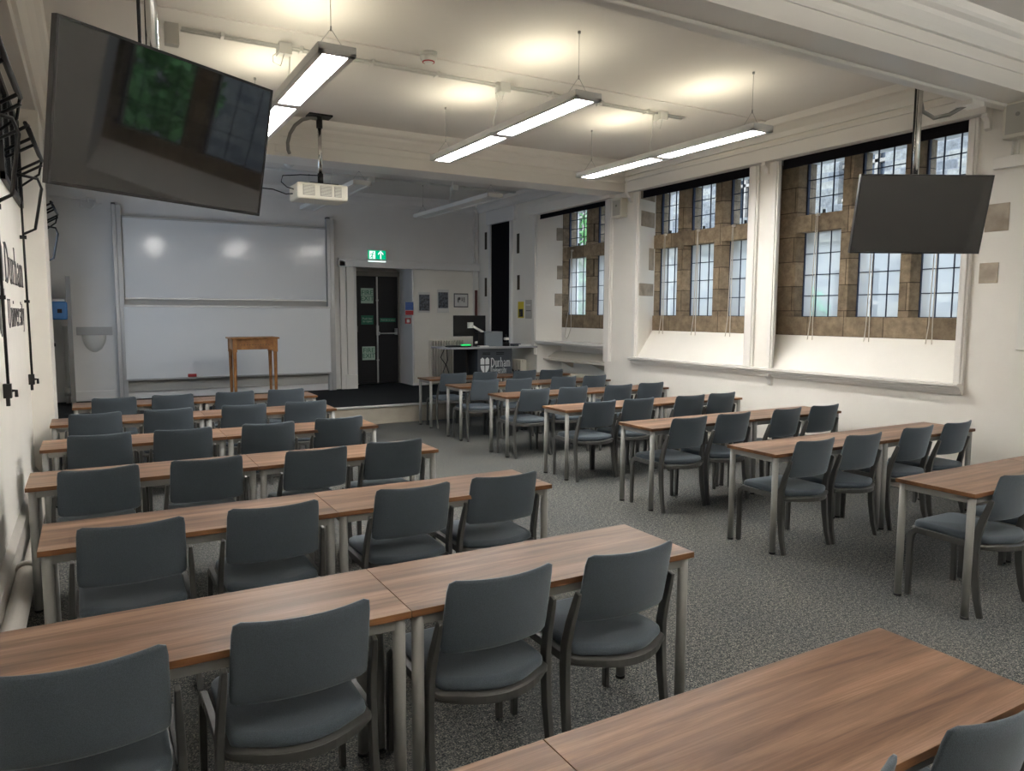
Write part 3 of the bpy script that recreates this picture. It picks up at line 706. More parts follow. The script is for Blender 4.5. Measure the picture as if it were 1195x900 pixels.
# projector
pj=empty('projector',(2.33,8.34,3.06),'cream ceiling projector with three grilles hanging on a chrome pole','projector')
o=MB().box(-.285,.285,-.02,.36,-.095,.085).build('body',M['cream'],pj,.025,seg=4)
for x,w in ((-.16,.13),(0.03,.13),(.165,.08)):
    g=MB(); k=0
    g.box(x-w/2,x+w/2,-.024,-.018,-.055,.06)
    g.build('grille',M['grille'],pj,.008)
    g2=MB()
    for i in range(9): g2.box(x-w/2+.005,x+w/2-.005,-.027,-.02,-.05+i*.0125,-.044+i*.0125)
    g2.build('grille_bars',M['cream'],pj)
MB().cyl(0.02,.16,.085,.12,.03,12).box(-.12,.20,.06,.26,.085,.105).build('mount_plate',M['black'],pj)
MB().tube([(.02,.16,.1),(.02,.16,.22)],.032,14).build('mount_collar',M['black'],pj)
MB().tube([(.02,.16,.72),(.02,.16,.84)],.034,14).box(-.11,.15,.07,.25,.84,.86).build('mount_collar',M['black'],pj)
MB().tube([(.02,.16,.2),(.02,.16,.74)],.022,14).build('pole',M['steel'],pj)
MB().tube([(.0,.16,.82),(-.08,.17,.825),(-.16,.2,.80),(-.23,.25,.74),(-.27,.32,.66),(-.285,.38,.57),(-.27,.43,.50),(-.25,.455,.47)],.020,10).build('flexible_hose',pbr('grey_hose',(.20,.20,.19),.5),pj)
MB().tube([(-.285,.15,.02),(-.36,.15,.04),(-.42,.15,.09),(-.40,.16,.16),(-.2,.17,.19),(0,.17,.2)],.006,6).tube([(-.285,.2,-.02),(-.36,.2,-.03),(-.5,.2,.01),(-.8,.22,.02)],.007,6).build('cable',M['black'],pj)
for i,(a,b,c,d) in enumerate(((1.93,2.07,3.53,3.61),(2.09,2.20,3.50,3.57))):
    tag(MB().box(a,b,B1[0]-.035,B1[0],c,d).build('socket_box',M['trim'],None,.004),('square','small lower')[i]+' white socket box on the beam above the projector','socket')
# conduit at the right end of near beam
cb=empty('conduit_box',(6.40,3.60,ZB),'white junction box with grey hose under the near beam','junction box')
MB().box(-.09,.09,-.08,.06,-.07,0).box(.09,.17,-.04,.04,-.04,0).build('box',M['trim'],cb,.004)
MB().tube([(-.02,-.0,-.05),(-.06,.12,-.11),(-.14,.2,-.13),(-.24,.24,-.08),(-.27,.25,.02),(-.27,.25,.12)],.017,10).build('flexible_hose',pbr('grey_hose',(.20,.20,.19),.5),cb)
struct(MB().box(XL,XR,B2[1]-.12,B2[1]-.02,ZB-.03,ZB),'trim_18',M['beam'],bevel=.012)
# ceiling tag by the big screen
tag(MB().box(.60,.70,6.40,6.48,ZC-.16,ZC).build('cable_outlet',M['dial'],None,.004),'small grey cable outlet box on ceiling above the big screen','outlet')

# speakers
def speaker(y,z,lab,s=1):
    t=empty('wall_speaker',(XR,y,z),lab,'speaker')
    MB().box(-.12*s,-.0,-.11*s,.11*s,-.14*s,.14*s).build('cabinet',M['cream'],t,.012)
    MB().box(-.125*s,-.119*s,-.085*s,.085*s,-.11*s,.11*s).build('front_grille',pbr('speaker_grille',(.42,.41,.37),.7),t)
    MB().tube([(-.126*s,0,.03*s),(-.13*s,0,.03*s)],.018,12).build('speaker_badge',M['grille'],t)
speaker(8.86,3.27,'small white speaker high on the pillar between the windows')
speaker(3.42,3.36,'white speaker high on the wall at the right edge',1.1)
wc=empty('wall_conduit',(XR,3.5,3.03),'white trunking with pipe below the right-edge speaker','conduit')
MB().box(-.05,0,-.36,.14,-.05,.05).build('trunking',M['trim'],wc,.004)
MB().tube([(-.02,-.04,.05),(-.02,-.04,.42)],.012,8).tube([(-.02,.0,.05),(-.02,.0,.42)],.012,8).build('pipe',M['trim'],wc)

# ---------------------------------------------------------------- sliding whiteboard
wb=empty('sliding_whiteboard',(2.15,YF,ZS),'large double sliding whiteboard on the front wall behind the oak stand','whiteboard')
y0=YF-.14
for x in (.38,3.80):
    p_=rel(MB().box(x,x+.055,y0,YF-.02,ZS,3.40).box(x+.06,x+.13,y0+.01,YF-.02,ZS,3.40).box(x+.03,x+.09,y0+.03,YF-.02,ZS,3.39),wb).build('post',M['alu'],wb,.004)
    rel(MB().box(x+.0,x+.06,y0,YF-.03,3.40,3.43),wb).build('post_cap',M['dgrey'],p_)
rel(MB().box(.51,3.80,YF-.05,YF-.02,ZS+.12,3.25),wb).build('back_panel',M['dial'],wb)
u=rel(MB().box(.52,3.79,YF-.085,YF-.065,1.94,3.22),wb).build('upper_board',M['board'],wb)
rel(MB().box(.52,3.79,YF-.095,YF-.06,3.21,3.24).box(.52,3.79,YF-.10,YF-.06,1.915,1.945),wb).build('frame_rail',M['alu'],u)
l=rel(MB().box(.48,3.84,YF-.15,YF-.13,.62,1.80),wb).build('lower_board',M['board'],wb)
rel(MB().box(.48,3.84,YF-.16,YF-.125,1.79,1.825).box(.48,3.84,YF-.18,YF-.125,.60,.63).box(.47,.49,YF-.16,YF-.125,.62,1.81).box(3.83,3.85,YF-.16,YF-.125,.62,1.81),wb).build('frame_rail',M['alu'],l)
# narrow grey panel right of the board and eraser
tag(MB().box(1.40,1.53,YF-.215,YF-.145,.63,.68).build('board_eraser',M['red'],None,.006),'small red board eraser on the lower whiteboard ledge','eraser')

# oak stand
os_=empty('oak_stand',(2.2,12.0,ZS),'golden oak stand with tapered legs in front of the whiteboard','stand')
MB().box(-.36,.36,-.25,.25,1.02,1.045).build('top',M['oak'],os_,.006)
MB().box(-.30,.30,-.215,-.19,.86,1.02).box(-.30,.30,.19,.215,.86,1.02).box(-.325,-.30,-.2,.2,.86,1.02).box(.30,.325,-.2,.2,.86,1.02).build('apron',M['oak'],os_,.002)
g=MB()
for i in range(11): g.cbox((-.2+.04*i,-.2165,.93),(.014,.003,.014),rot=Matrix.Rotation(PI/4,3,'Y'))
g.build('carved_band',pbr('dark_oak_inlay',(.10,.04,.012),.5),os_)
for x in (-.30,.30):
    for y in (-.19,.19):
        s=1 if x>0 else -1
        MB().sweep([(x,y,1.02),(x,y,.82)],(1,0,0),.065,.065).tube([(x,y,.84),(x,y,.80),(x-.0,y,.4),(x,y,0)],[.030,.029,.024,.019],12).build('leg',M['oak'],os_)

# ---------------------------------------------------------------- doors + signs
d=empty('door_1',(5.03,14.25,ZS),kind='structure')
rel(MB().box(4.50,4.60,14.22,14.32,ZS,2.52).box(5.47,5.57,14.22,14.32,ZS,2.52).box(4.50,5.57,14.22,14.32,2.44,2.53),d).build('door_frame',M['frame'],d,.004)
for a,b in ((4.60,5.03),(5.035,5.47)):
    rel(MB().box(a,b,14.27,14.31,ZS+.01,2.44),d).build('door_leaf',M['door'],d,.003)
rel(MB().box(5.018,5.048,14.255,14.275,ZS+.02,2.43).box(5.01,5.055,14.24,14.27,1.26,1.46).box(5.01,5.055,14.24,14.27,1.95,1.975).box(5.01,5.055,14.24,14.27,.75,.775),d).build('vertical_bolt',M['alu'],d)
rel(MB().tube([(5.05,14.22,1.30),(5.44,14.22,1.30)],.012,8).box(5.04,5.07,14.22,14.27,1.27,1.33).box(5.40,5.45,14.22,14.27,1.27,1.40),d).build('push_bar',M['alu'],d)
rel(MB().box(4.612,4.63,14.25,14.27,1.33,1.45),d).build('door_handle',M['dgrey'],d)
def text_mesh(name,body,size,mat,parent,loc,rot,extr=.001,align='CENTER',xs=1):
    cu=bpy.data.curves.new(name,'FONT'); cu.body=body; cu.size=size; cu.extrude=extr; cu.align_x=align; cu.align_y='CENTER'; cu.space_line=.85; cu.resolution_u=2
    ob=bpy.data.objects.new(name,cu); C.objects.link(ob); bpy.context.view_layer.update()
    dg=bpy.context.evaluated_depsgraph_get(); me=bpy.data.meshes.new_from_object(ob.evaluated_get(dg)); me.name=name
    bpy.data.objects.remove(ob); bpy.data.curves.remove(cu)
    me.materials.clear(); me.materials.append(mat)
    o=bpy.data.objects.new(name,me); C.objects.link(o); o.parent=parent; o.location=loc; o.rotation_euler=rot; o.scale=(xs,1,1); return o
RF=(PI/2,0,0)
for (x0,x1,z0,z1,txt,sz,m1,m2) in ((4.70,4.955,1.90,2.20,'FIRE\nEXIT',.135,M['signpale'],M['signgreen']),(4.70,4.95,1.48,1.66,'Push bar\nto open',.06,M['signgreen'],M['signpale']),(4.71,4.975,.77,1.04,'FIRE\nEXIT',.13,M['signpale'],M['signgreen']),(5.09,5.42,1.53,1.61,'Push bar to open',.042,M['signgreen'],M['signpale'])):
    s=rel(MB().box(x0,x1,14.258,14.268,z0,z1),d).build('door_sign',m1,d)
    if txt.startswith('FIRE'):
        b=rel(MB().box(x0+.008,x1-.008,14.2565,14.2585,z0+.008,z1-.008),d).build('sign_field',m1,s)
    text_mesh('sign_text',txt,sz,m2,s,((x0+x1)/2-5.03,14.254-14.25,(z0+z1)/2-ZS),RF,.0015)

# exit sign
ex=empty('exit_sign',(4.77,YF-.06,2.78),'lit green running-man exit sign above the dark door','sign')
MB().box(-.185,.185,-.0,.06,-.115,.115).build('housing',M['white'],ex,.004)
MB().box(-.175,.175,-.004,.0,-.075,.105).build('sign_face',M['exitgreen'],ex)
MB().box(-.175,.175,-.004,.0,-.112,-.078).build('light_strip',M['exitwhite'],ex)
# door pictogram: white doorway with green runner, arrow up
pic=MB().box(-.15,-.035,-.007,-.003,-.055,.09).build('doorway_pictogram',M['exitwhite'],ex)
def st2(mb,pts,w,y):
    for (a,b),(c,e) in zip(pts,pts[1:]):
        d_=Vector((c-a,0,e-b)); L=d_.length; ang_=math.atan2(e-b,c-a)
        mb.cbox(((a+c)/2,y,(b+e)/2),(L+w*.6,.002,w),rot=Matrix.Rotation(-ang_,3,'Y'))
rn=MB(); st2(rn,[(-.085,.045),(-.10,.0),(-.085,-.02),(-.09,-.05)],.016,-.008); st2(rn,[(-.10,.0),(-.115,-.025),(-.138,-.03)],.014,-.008)
st2(rn,[(-.085,.04),(-.065,.02),(-.05,.03)],.010,-.008); st2(rn,[(-.09,.04),(-.12,.035),(-.13,.015)],.010,-.008)
rn.tube([(-.075,-.009,.066),(-.075,-.007,.066)],.012,10)
rn.build('running_figure',M['exitgreen'],ex)
ar=MB().box(.062,.083,-.008,-.004,-.055,.06)
ar.add([(.02,-.008,.015),(.0725,-.008,.075),(.125,-.008,.015),(.125,-.008,.045),(.0725,-.008,.10),(.02,-.008,.045)],[(0,1,4,5),(1,2,3,4)])
ar.build('up_arrow',M['exitwhite'],ex,fixn=False)
# speech: notices on the panel right of the door
YP=YF-.027
def notice(x0,x1,z0,z1,lab,cat,parts,frame=None,name='notice',y=None):
    yy=y or YP
    t=empty(name,((x0+x1)/2,yy,(z0+z1)/2),lab,cat)
    w,h=x1-x0,z1-z0
    MB().box(-w/2,w/2,-.006,0,-h/2,h/2).build('sheet',frame or M['paper'],t)
    for k,(a,b,c,e,m) in enumerate(parts): MB().box(-w/2+a*w,-w/2+b*w,-.009,-.005,-h/2+c*h,-h/2+e*h).build('printed_area',m,t)
    return t
notice(5.335,5.51,1.67,1.93,'blue and red fire action notice beside the dark door','notice',[(.03,.97,.38,.98,M['blue']),(.03,.97,.02,.34,M['red'])])
notice(5.62,5.86,1.72,2.12,'leftmost photo print beneath the beam band on the front wall','poster',[(.05,.95,.1,.88,M['photo'])],name='photo_poster')
notice(6.02,6.27,1.72,2.18,'dark photo print between the framed notice and leftmost print','poster',[(.08,.92,.2,.88,M['photo'])],name='photo_poster')
fn=notice(6.38,6.70,1.83,2.11,'framed black-and-white notice above the computer monitor','notice',[(.06,.94,.08,.92,M['paper']),(.25,.33,.35,.72,M['letters']),(.33,.45,.52,.72,M['letters']),(.52,.6,.45,.72,M['letters']),(.66,.75,.35,.72,M['letters'])],frame=M['dgrey'],name='framed_notice')
cpnt=empty('fire_call_point',(5.385,YP,1.56),'small red fire call point below the blue and red notice','alarm')
MB().box(-.055,.055,-.04,0,-.055,.055).build('housing',M['red'],cpnt,.005)
MB().box(-.03,.03,-.044,-.038,-.03,.03).build('glass_panel',M['paper'],cpnt)
tag(MB().box(6.84,6.90,YF-.06,YF-.03,1.62,2.18).build('fire_instruction_sign',pbr('dark_red_board',(.10,.03,.03),.5),None,.003),'tall dark red strip sign in the front right corner','sign')
tag(MB().tube([(6.84,YF-.12,1.38),(6.84,YF-.12,1.44),(6.84,YF-.12,1.54),(6.84,YF-.12,1.60)],[.05,.085,.08,.03],14).box(6.80,6.88,YF-.1,YF-.03,1.42,1.55).build('wall_telephone',M['black'],None),'black rounded wall handset below the dark red corner sign','telephone')
# posters on the window wall
def wposter(y0,y1,z0,z1,lab,base,parts):
    t=empty('wall_poster',(XR,(y0+y1)/2,(z0+z1)/2),lab,'poster'); w,h=y1-y0,z1-z0
    MB().box(-.006,0,-w/2,w/2,-h/2,h/2).build('sheet',base,t)
    for a,b,c,e,m in parts: MB().box(-.009,-.005,w/2-b*w,w/2-a*w,-h/2+c*h,-h/2+e*h).build('printed_area',m,t)
wposter(11.72,11.93,1.63,1.93,'yellow and black poster left of the far window',M['yellow'],[(.2,.9,.08,.55,M['letters']),(.2,.5,.12,.4,M['yellow'])])
wposter(11.44,11.66,1.62,1.96,'pale paper notice between the yellow poster and far window',M['dial'],[(.1,.8,.7,.76,M['paper']),(.1,.9,.4,.44,M['dgrey'])])

# ---------------------------------------------------------------- lettering (serif glyphs drawn as strokes)
G={}
def serif(x,y,w=.20,h=.045): return [(x-w/2,y),(x+w/2,y)],h
TH_,TN=.135,.05
def poly(pts,w): return (pts,w)
def arc(cx,cy,rx,ry,a0,a1,n=9): return [(cx+rx*math.cos(math.radians(a0+(a1-a0)*i/n)),cy+ry*math.sin(math.radians(a0+(a1-a0)*i/n))) for i in range(n+1)]
G['D']=(.86,[([(.2,0),(.2,.9)],TH_),(arc(.3,.45,.45,.43,-90,90,12),.10),([(.06,.02),(.34,.02)],.045),([(.06,.88),(.34,.88)],.045)])
G['U']=(.86,[([(.2,.88),(.2,.3)],TH_),(arc(.42,.3,.22,.28,180,360,10),.08),([(.64,.3),(.64,.88)],.06),([(.05,.88),(.35,.88)],.045),([(.53,.88),(.77,.88)],.045)])
G['u']=(.64,[([(.15,.6),(.15,.18)],.11),(arc(.30,.18,.15,.17,180,330,7),.06),([(.5,.6),(.5,0)],.11),([(.04,.6),(.18,.6)],.04),([(.39,.6),(.5,.6)],.04),([(.5,.02),(.6,.02)],.04)])
G['r']=(.46,[([(.15,0),(.15,.6)],.11),(arc(.30,.42,.14,.16,170,50,6),.07),([(.03,.02),(.3,.02)],.04),([(.04,.6),(.18,.6)],.04)])
G['h']=(.64,[([(.15,0),(.15,.95)],.11),(arc(.33,.4,.17,.2,170,0,7),.07),([(.5,.42),(.5,0)],.11),([(.03,.02),(.27,.02)],.04),([(.39,.02),(.62,.02)],.04),([(.04,.94),(.18,.94)],.04)])
G['a']=(.56,[(arc(.28,.43,.16,.17,160,0,7),.06),([(.43,.45),(.43,.06),(.52,.02)],.10),(arc(.28,.17,.16,.15,40,330,9),.075)])
G['m']=(.96,[([(.15,0),(.15,.6)],.11),(arc(.32,.4,.16,.2,170,0,6),.07),([(.48,.42),(.48,0)],.11),(arc(.65,.4,.16,.2,170,0,6),.07),([(.81,.42),(.81,0)],.11),([(.03,.02),(.27,.02)],.04),([(.37,.02),(.6,.02)],.04),([(.7,.02),(.93,.02)],.04)])
G['n']=(.64,[([(.15,0),(.15,.6)],.11)]+G['h'][1][1:5]+[([(.04,.6),(.18,.6)],.04)])
G['i']=(.32,[([(.16,0),(.16,.6)],.11),([(.16,.76),(.16,.86)],.11),([(.04,.02),(.28,.02)],.04),([(.05,.6),(.18,.6)],.04)])
G['v']=(.56,[([(.08,.6),(.28,.02)],.10),([(.28,.02),(.47,.6)],.05),([(.0,.6),(.2,.6)],.04),([(.38,.6),(.56,.6)],.04)])
G['e']=(.54,[([(.1,.33),(.44,.33)],.05),(arc(.27,.3,.18,.28,10,320,14),.08)])
G['s']=(.46,[(arc(.23,.44,.14,.14,30,250,8),.065),(arc(.23,.16,.14,.14,70,-150,8),.065)])
G['t']=(.38,[([(.17,.78),(.17,.1),(.3,.03)],.10),([(.04,.6),(.33,.6)],.04)])
G['y']=(.56,[([(.08,.6),(.29,.04)],.10),([(.48,.6),(.22,-.22),(.10,-.25)],.05),([(.0,.6),(.2,.6)],.04),([(.38,.6),(.56,.6)],.04)])
def word(txt,size,depth=.004,space=.02):
    mb=MB(); x=0
    for ch in txt:
        adv,strokes=G[ch]
        for pts,w in strokes:
            # offset polygon stroke
            P=[Vector((p[0]+x,p[1])) for p in pts]; k=len(P); top=[];bot=[]
            for i,p_ in enumerate(P):
                t_=(P[min(i+1,k-1)]-P[max(i-1,0)]).normalized(); n_=Vector((-t_.y,t_.x))
                top.append(p_+n_*w/2); bot.append(p_-n_*w/2)
            vs=[]
            for q in top+bot: vs.append((q.x*size,-depth,q.y*size))
            for q in top+bot: vs.append((q.x*size,0,q.y*size))
            K=2*k; fs=[]
            for i in range(k-1):
                fs.append((i,i+1,k+i+1,k+i)); fs.append((K+i,K+i+1,K+k+i+1,K+k+i))
                fs.append((i,i+1,K+i+1,K+i)); fs.append((k+i,k+i+1,K+k+i+1,K+k+i))
            fs.append((0,k,K+k,K)); fs.append((k-1,2*k-1,K+2*k-1,K+k-1))
            mb.add(vs,fs)
        x+=adv+space
    return mb,x*size
def shield(mb,cx,cz,w,h,depth=.004):
    g=w*.05
    def quad(pts): 
        n=len(pts); vs=[(cx+a*w,-depth,cz+b*h) for a,b in pts]+[(cx+a*w,0,cz+b*h) for a,b in pts]
        mb.add(vs,[list(range(n)),list(range(n,2*n))[::-1]]+[(i,(i+1)%n,n+(i+1)%n,n+i) for i in range(n)])
    for s in (-1,1):
        quad([(s*.06,.06),(s*.5,.06),(s*.5,.40),(s*.28,.5),(s*.06,.40)])
        quad([(s*.06,-.02),(s*.5,-.02),(s*.44,-.24),(s*.28,-.40),(s*.06,-.5)])
# cabinet sized and wall sized versions
def lettering(parent,mat,o,s1,s2,rot,name='lettering'):
    pass

# wall lettering on the left wall
lt=empty('wall_lettering',(XL,6.0,1.9),'dark serif Durham University lettering and shield on left wall','lettering',rz=PI/2)
w_,L1=word('Durham',.30); w_.v=[(v[0]*1.65/L1+.18,v[1],v[2]*1.0+.02) for v in w_.v]; w_.build('upper_word',M['letters'],lt)
w_,L2=word('University',.235); w_.v=[(v[0]*1.50/L2+.22,v[1],v[2]*.95-.30) for v in w_.v]; w_.build('lower_word',M['letters'],lt)
w_=MB(); shield(w_,-.22,-.02,.55,.66); w_.build('shield_emblem',M['letters'],lt)

# ---------------------------------------------------------------- lectern console with equipment
cn=empty('lectern_console',(6.05,11.4,ZS),'slate lectern console with white university logo on the stage','lectern')
ZD=1.135-ZS
MB().box(-.27,.42,-.10,.45,0,ZD-.03).build('cabinet',M['cab'],cn,.006)
MB().box(-.45,-.27,.25,.45,0,ZD-.03).box(-.47,-.45,-.05,.45,.0,ZD-.03).build('knee_recess',M['black'],cn,.003)
MB().prism([(-.88,-.02),(-.80,-.17),(.9,-.17),(.9,.5),(-.88,.5)],ZD-.03,ZD).build('worktop',M['desk'],cn,.004)
vv=MB()
for x in (-.1,.17):
    for z in (.745,.72): vv.box(x-.075,x+.075,-.104,-.1,z-.008,z+.006)
vv.build('vent_slots',M['black'],cn)
w_,L1=word('Durham',.17); w_.v=[(v[0]*.40/L1-.02,v[1]-.1005,v[2]*1.0+.50) for v in w_.v]
w2_,L2=word('University',.12); w_.add([(v[0]*.32/L2-.02,v[1]-.1005,v[2]+.385) for v in w2_.v],w2_.f)
sh=MB(); shield(sh,-.13,.53,.17,.27); w_.add([(v[0],v[1]-.1005,v[2]) for v in sh.v],sh.f)
w_.build('logo_lettering',M['logo'],cn)
def on_desk(name,x,y,lab,cat): return empty(name,(x,y,1.135),lab,cat)
mo=on_desk('computer_monitor',5.85,11.55,'black computer monitor on a white arm above the lectern','monitor')
R_=Matrix.Rotation(math.radians(-6),3,'Z')
mm=MB().cbox((-.10,0,.36),(.62,.03,.36)).cbox((-.1,.02,.36),(.4,.04,.25)); mm.build('screen_housing',M['black'],mo,.006)
MB().tube([(.28,-.08,.0),(.28,-.08,.16)],.03,10).cbox((.28,-.08,.01),(.12,.12,.02)).build('arm_base',M['black'],mo)
MB().sweep([(.30,-.08,.12),(-.05,-.12,.07)],(0,0,1),.035,.035).sweep([(.24,-.08,.19),(-.08,-.06,.36)],(0,1,0),.035,.035).cbox((-.1,-.03,.37),(.10,.03,.10)).build('monitor_arm',M['white'],mo)
eb=on_desk('equipment_case',6.14,11.40,'grey steel equipment case standing on the lectern','case')
MB().box(-.17,.17,-.03,.22,0,.26).build('case_body',M['cabgrey'],eb,.004); MB().box(-.30,-.18,0,.2,0,.25).build('case_side',M['black'],eb,.004)
kb=on_desk('keyboard',5.42,11.40,'low black keyboard at the left of the lectern top','keyboard'); MB().box(-.16,.22,-.06,.10,0,.022).box(-.13,.19,-.045,.085,.022,.028).build('keyboard_body',M['black'],kb,.003)
gd=on_desk('green_lit_device',5.55,11.30,'small black device glowing green beside the keyboard','device'); MB().box(-.09,.09,-.04,.04,0,.03).build('casing',M['black'],gd,.004); MB().box(-.075,.075,-.043,.03,.03,.05).build('green_panel',M['greenled'],gd)
tag(MB().box(5.80,5.98,11.26,11.36,1.1352,1.155).build('paper_stack',M['paper'],None,.002),'flat stack of pale papers in the middle of the lectern top','papers')
tag(MB().prism([(6.60,11.3),(6.85,11.28),(6.88,11.48),(6.64,11.5)],1.1352,1.165).build('paper_stack',M['paper'],None,.004),'loose white papers at the window end of the lectern top','papers')
ct=on_desk('document_camera',6.42,11.45,'small black and white document camera right of the steel case','camera'); MB().box(-.05,.05,-.05,.05,0,.06).tube([(0,0,.05),(.02,0,.15),(.0,0,.20)],.012,8).build('stand',M['black'],ct,.004); MB().cbox((0,-.02,.13),(.08,.06,.045)).build('camera_head',M['white'],ct,.006)
lp=on_desk('laptop_dock',6.56,11.36,'dark blue-black dock beside the loose papers','device'); MB().prism([(-.06,-.05),(.09,-.05),(.09,.08),(-.06,.08)],0,.045).build('dock_body',M['cab'],lp,.006)
# hanging cables under the desk
tag(MB().tube([(5.3,11.62,1.10),(5.24,11.64,.95),(5.36,11.66,.8),(5.45,11.68,.55),(5.62,11.7,.4)],.008,6).tube([(5.36,11.64,1.10),(5.38,11.66,.9),(5.3,11.67,.7),(5.32,11.68,.45),(5.33,11.7,.29)],.007,6).build('hanging_cable',M['black'],None),'black cables hanging below the left of the lectern top','cable')
cc=MB()
for (y,z) in ((11.75,.62),(11.6,.60)):
    cc.tube([(6.72,y+.07*math.cos(a*PI/8),z+.07*math.sin(a*PI/8)) for a in range(17)],.018,6,cap=False)
cc.tube([(6.72,11.5,.7),(6.72,11.48,.45),(6.7,11.45,.29)],.02,6)
tag(cc.build('cable_coil',M['black'],None),'black coiled cables hanging right of the lectern cabinet','cable')

# ---------------------------------------------------------------- radiators
def radiator(name,loc,n,w,h,lab,rz=0,z0=.0):
    t=empty(name,loc,lab,'radiator',rz=rz)
    p=w/n; body=MB()
    for i in range(n):
        x=-w/2+p*(i+.5)
        body.cbox((x,0,z0+h/2),(p*.5,.14,h-.06))
    body.build('radiator_columns',M['rad'],t,.012,seg=3)
    MB().tube([(-w/2,0,z0+h-.05),(w/2,0,z0+h-.05)],.03,10).tube([(-w/2,0,z0+.05),(w/2,0,z0+.05)],.03,10).tube([(-w/2+.03,.0,z0-.0),(-w/2+.03,0,z0+.06)],.02,8).tube([(w/2-.03,.0,z0),(w/2-.03,0,z0+.06)],.02,8).build('header_pipes',M['rad'],t)
    return t
radiator('column_radiator',(6.17,YF-.12,ZS),13,.74,.92,'tall cream column radiator behind the lectern console')
radiator('column_radiator',(XS-.14,10.35,0),20,1.05,.72,'low cream column radiator in the recess under the far window',rz=PI/2)
radiator('column_radiator',(XR-.12,11.72,ZS),7,.42,.62,'small cream radiator in shadow right of the lectern cabinet',rz=PI/2)
hd=empty('radiator_shelf',(XR+.2,10.35,.92),'sloping cream deflector shelf above the far window radiator','shelf')
MB().extr([(-.02,-.0),(.2,-.0),(.2,.13),(.12,.13),(-.02,.03)],-.92,.86,'y').box(-.10,.2,-.98,.92,-.03,0).build('deflector',M['rad'],hd,.006)
for y in (-.55,.35): MB().extr([(-.06,-.03),(.2,-.03),(.2,-.15)],y-.015,y+.015,'y').build('bracket',M['rad'],hd)

# ---------------------------------------------------------------- left side openers, pipe
def opener(y,lab,zend,rod=True,xr=-.30):
    t=empty('window_opener',(XL,y,2.9),lab,'window opener','black iron high window openers')
    # high window: dark frame on the wall
    f=MB(); a,b,c,e=-1.35,.35,-.27,.48
    f.box(0,.03,a,a+.05,c,e).box(0,.03,b-.05,b,c,e).box(0,.03,a,b,c,c+.05).box(0,.03,a,b,e-.05,e)
    for k in (1,2): f.box(0,.028,a+(b-a)*k/3-.02,a+(b-a)*k/3+.02,c,e)
    f.build('window_frame',M['iron'],t)
    MB().box(.0,.01,a+.02,b-.02,c+.02,e-.02).build('dark_pane',M['winglass'],t)
    X=xr-XL; d=y
    r=MB()
    for dz,dx in ((0,0),(.035,-.018)): r.tube([(X+dx,-1.68,.02+dz),(X+dx,-.0,.10+dz)],.014,6)
    for yy in (-1.6,-1.2,-.95,-.25,-.02):
        r.tube([(X,yy,.06),(.01,yy+.08,-.04)],.011,6)
    r.tube([(X,-.02,.10),(X-.03,.1,.0),(.01,.16,-.12)],.010,6)
    r.build('hinged_frame',M['iron'],t)
    MB().tube([(.02,-.5,-.10),(X-.02,-.45,-.12),(X,-.35,-.18),(X*.62,.0,-.48),(.04,.05,-.52)],.012,6).build('operating_arm',M['iron'],t)
    MB().tube([(.03,.05,-.05),(.035,.05,zend-2.9)],.009,8).cbox((.03,.05,-.55),(.05,.03,.03)).cbox((.03,.05,-1.1),(.04,.025,.025)).build('control_rod',M['iron'],t)
    q=MB().cbox((.03,.05,zend-2.9),(.045,.05,.09)).tube([(.05,.05,zend-2.9),(.075,.05,zend-2.9),(.075,.05,zend-2.94)],.011,8).cbox((.03,.045,zend-2.965),(.022,.022,.06))
    q.build('winder_handle',M['iron'],t,.004)
opener(5.48,'nearest black iron window opener with rod, left edge',1.22,xr=-.30)
opener(7.64,'middle black iron window opener with rod beside wall lettering',1.12,xr=-.29)
opener(11.7,'farthest black iron window opener with rod beyond the pilaster',1.28,xr=-.30)
hp=empty('heating_pipe',(-.40,3.9,.12),'thick cream heating pipe along the foot of left wall','pipe')
MB().tube([(.0,-3.2,.0),(.0,1.35,.0)],.055,16).tube([(0,1.35,0),(0,1.42,0)],.068,16).tube([(0,1.42,0),(0,3.7,.0)],.03,12).build('pipe',M['pipe'],hp)
mb=MB()
for y in (-2,0,1.6): mb.box(-.09,.0,y-.02,y+.02,-.12,-.03)
mb.build('pipe_brackets',M['pipe'],hp)

# ---------------------------------------------------------------- far left corner
pp=empty('partition_board',(-.25,YF-.5,ZS),'narrow tall white board standing in the far left corner','board')
MB().box(-.02,.02,-.18,.36,0,1.93).build('board',M['wall_grey'],pp,.004)
MB().box(-.03,.03,-.2,-.18,0,1.95).build('edge_strip',M['frame'],pp)
wd=empty('blue_dispenser',(-.37,YF-.62,1.62),'blue plastic dispenser on the wall in the far left corner','dispenser')
MB().box(-.115,.10,-.11,.11,-.03,.24).build('blue_tank',M['bluebox'],wd,.03,seg=4); MB().box(-.09,.07,-.09,.09,.24,.28).build('white_lid',M['white'],wd,.01); MB().cbox((.0,-.115,.10),(.06,.02,.06)).build('tap',M['black'],wd)
ws=empty('wall_shield_bracket',(.02,YF,1.34),'white half-round wall bowl under a pale plastic strip','bowl')
MB().box(-.20,.30,-.03,0,.0,.13).build('backing_strip',pbr('grey_perspex',(.40,.41,.41),.3),ws,.004)
v_=MB(); n=14; vs=[];fs=[]
for j in range(6):
    tt=j/5; rr=.17*math.sqrt(max(.0,1-.97*tt**1.9)); z=-.27*tt
    for i in range(n+1): a=-PI*i/n; vs.append((rr*math.cos(a)+.04,rr*math.sin(a)*.7,z))
for j in range(5):
    for i in range(n): fs.append((j*(n+1)+i,j*(n+1)+i+1,(j+1)*(n+1)+i+1,(j+1)*(n+1)+i))
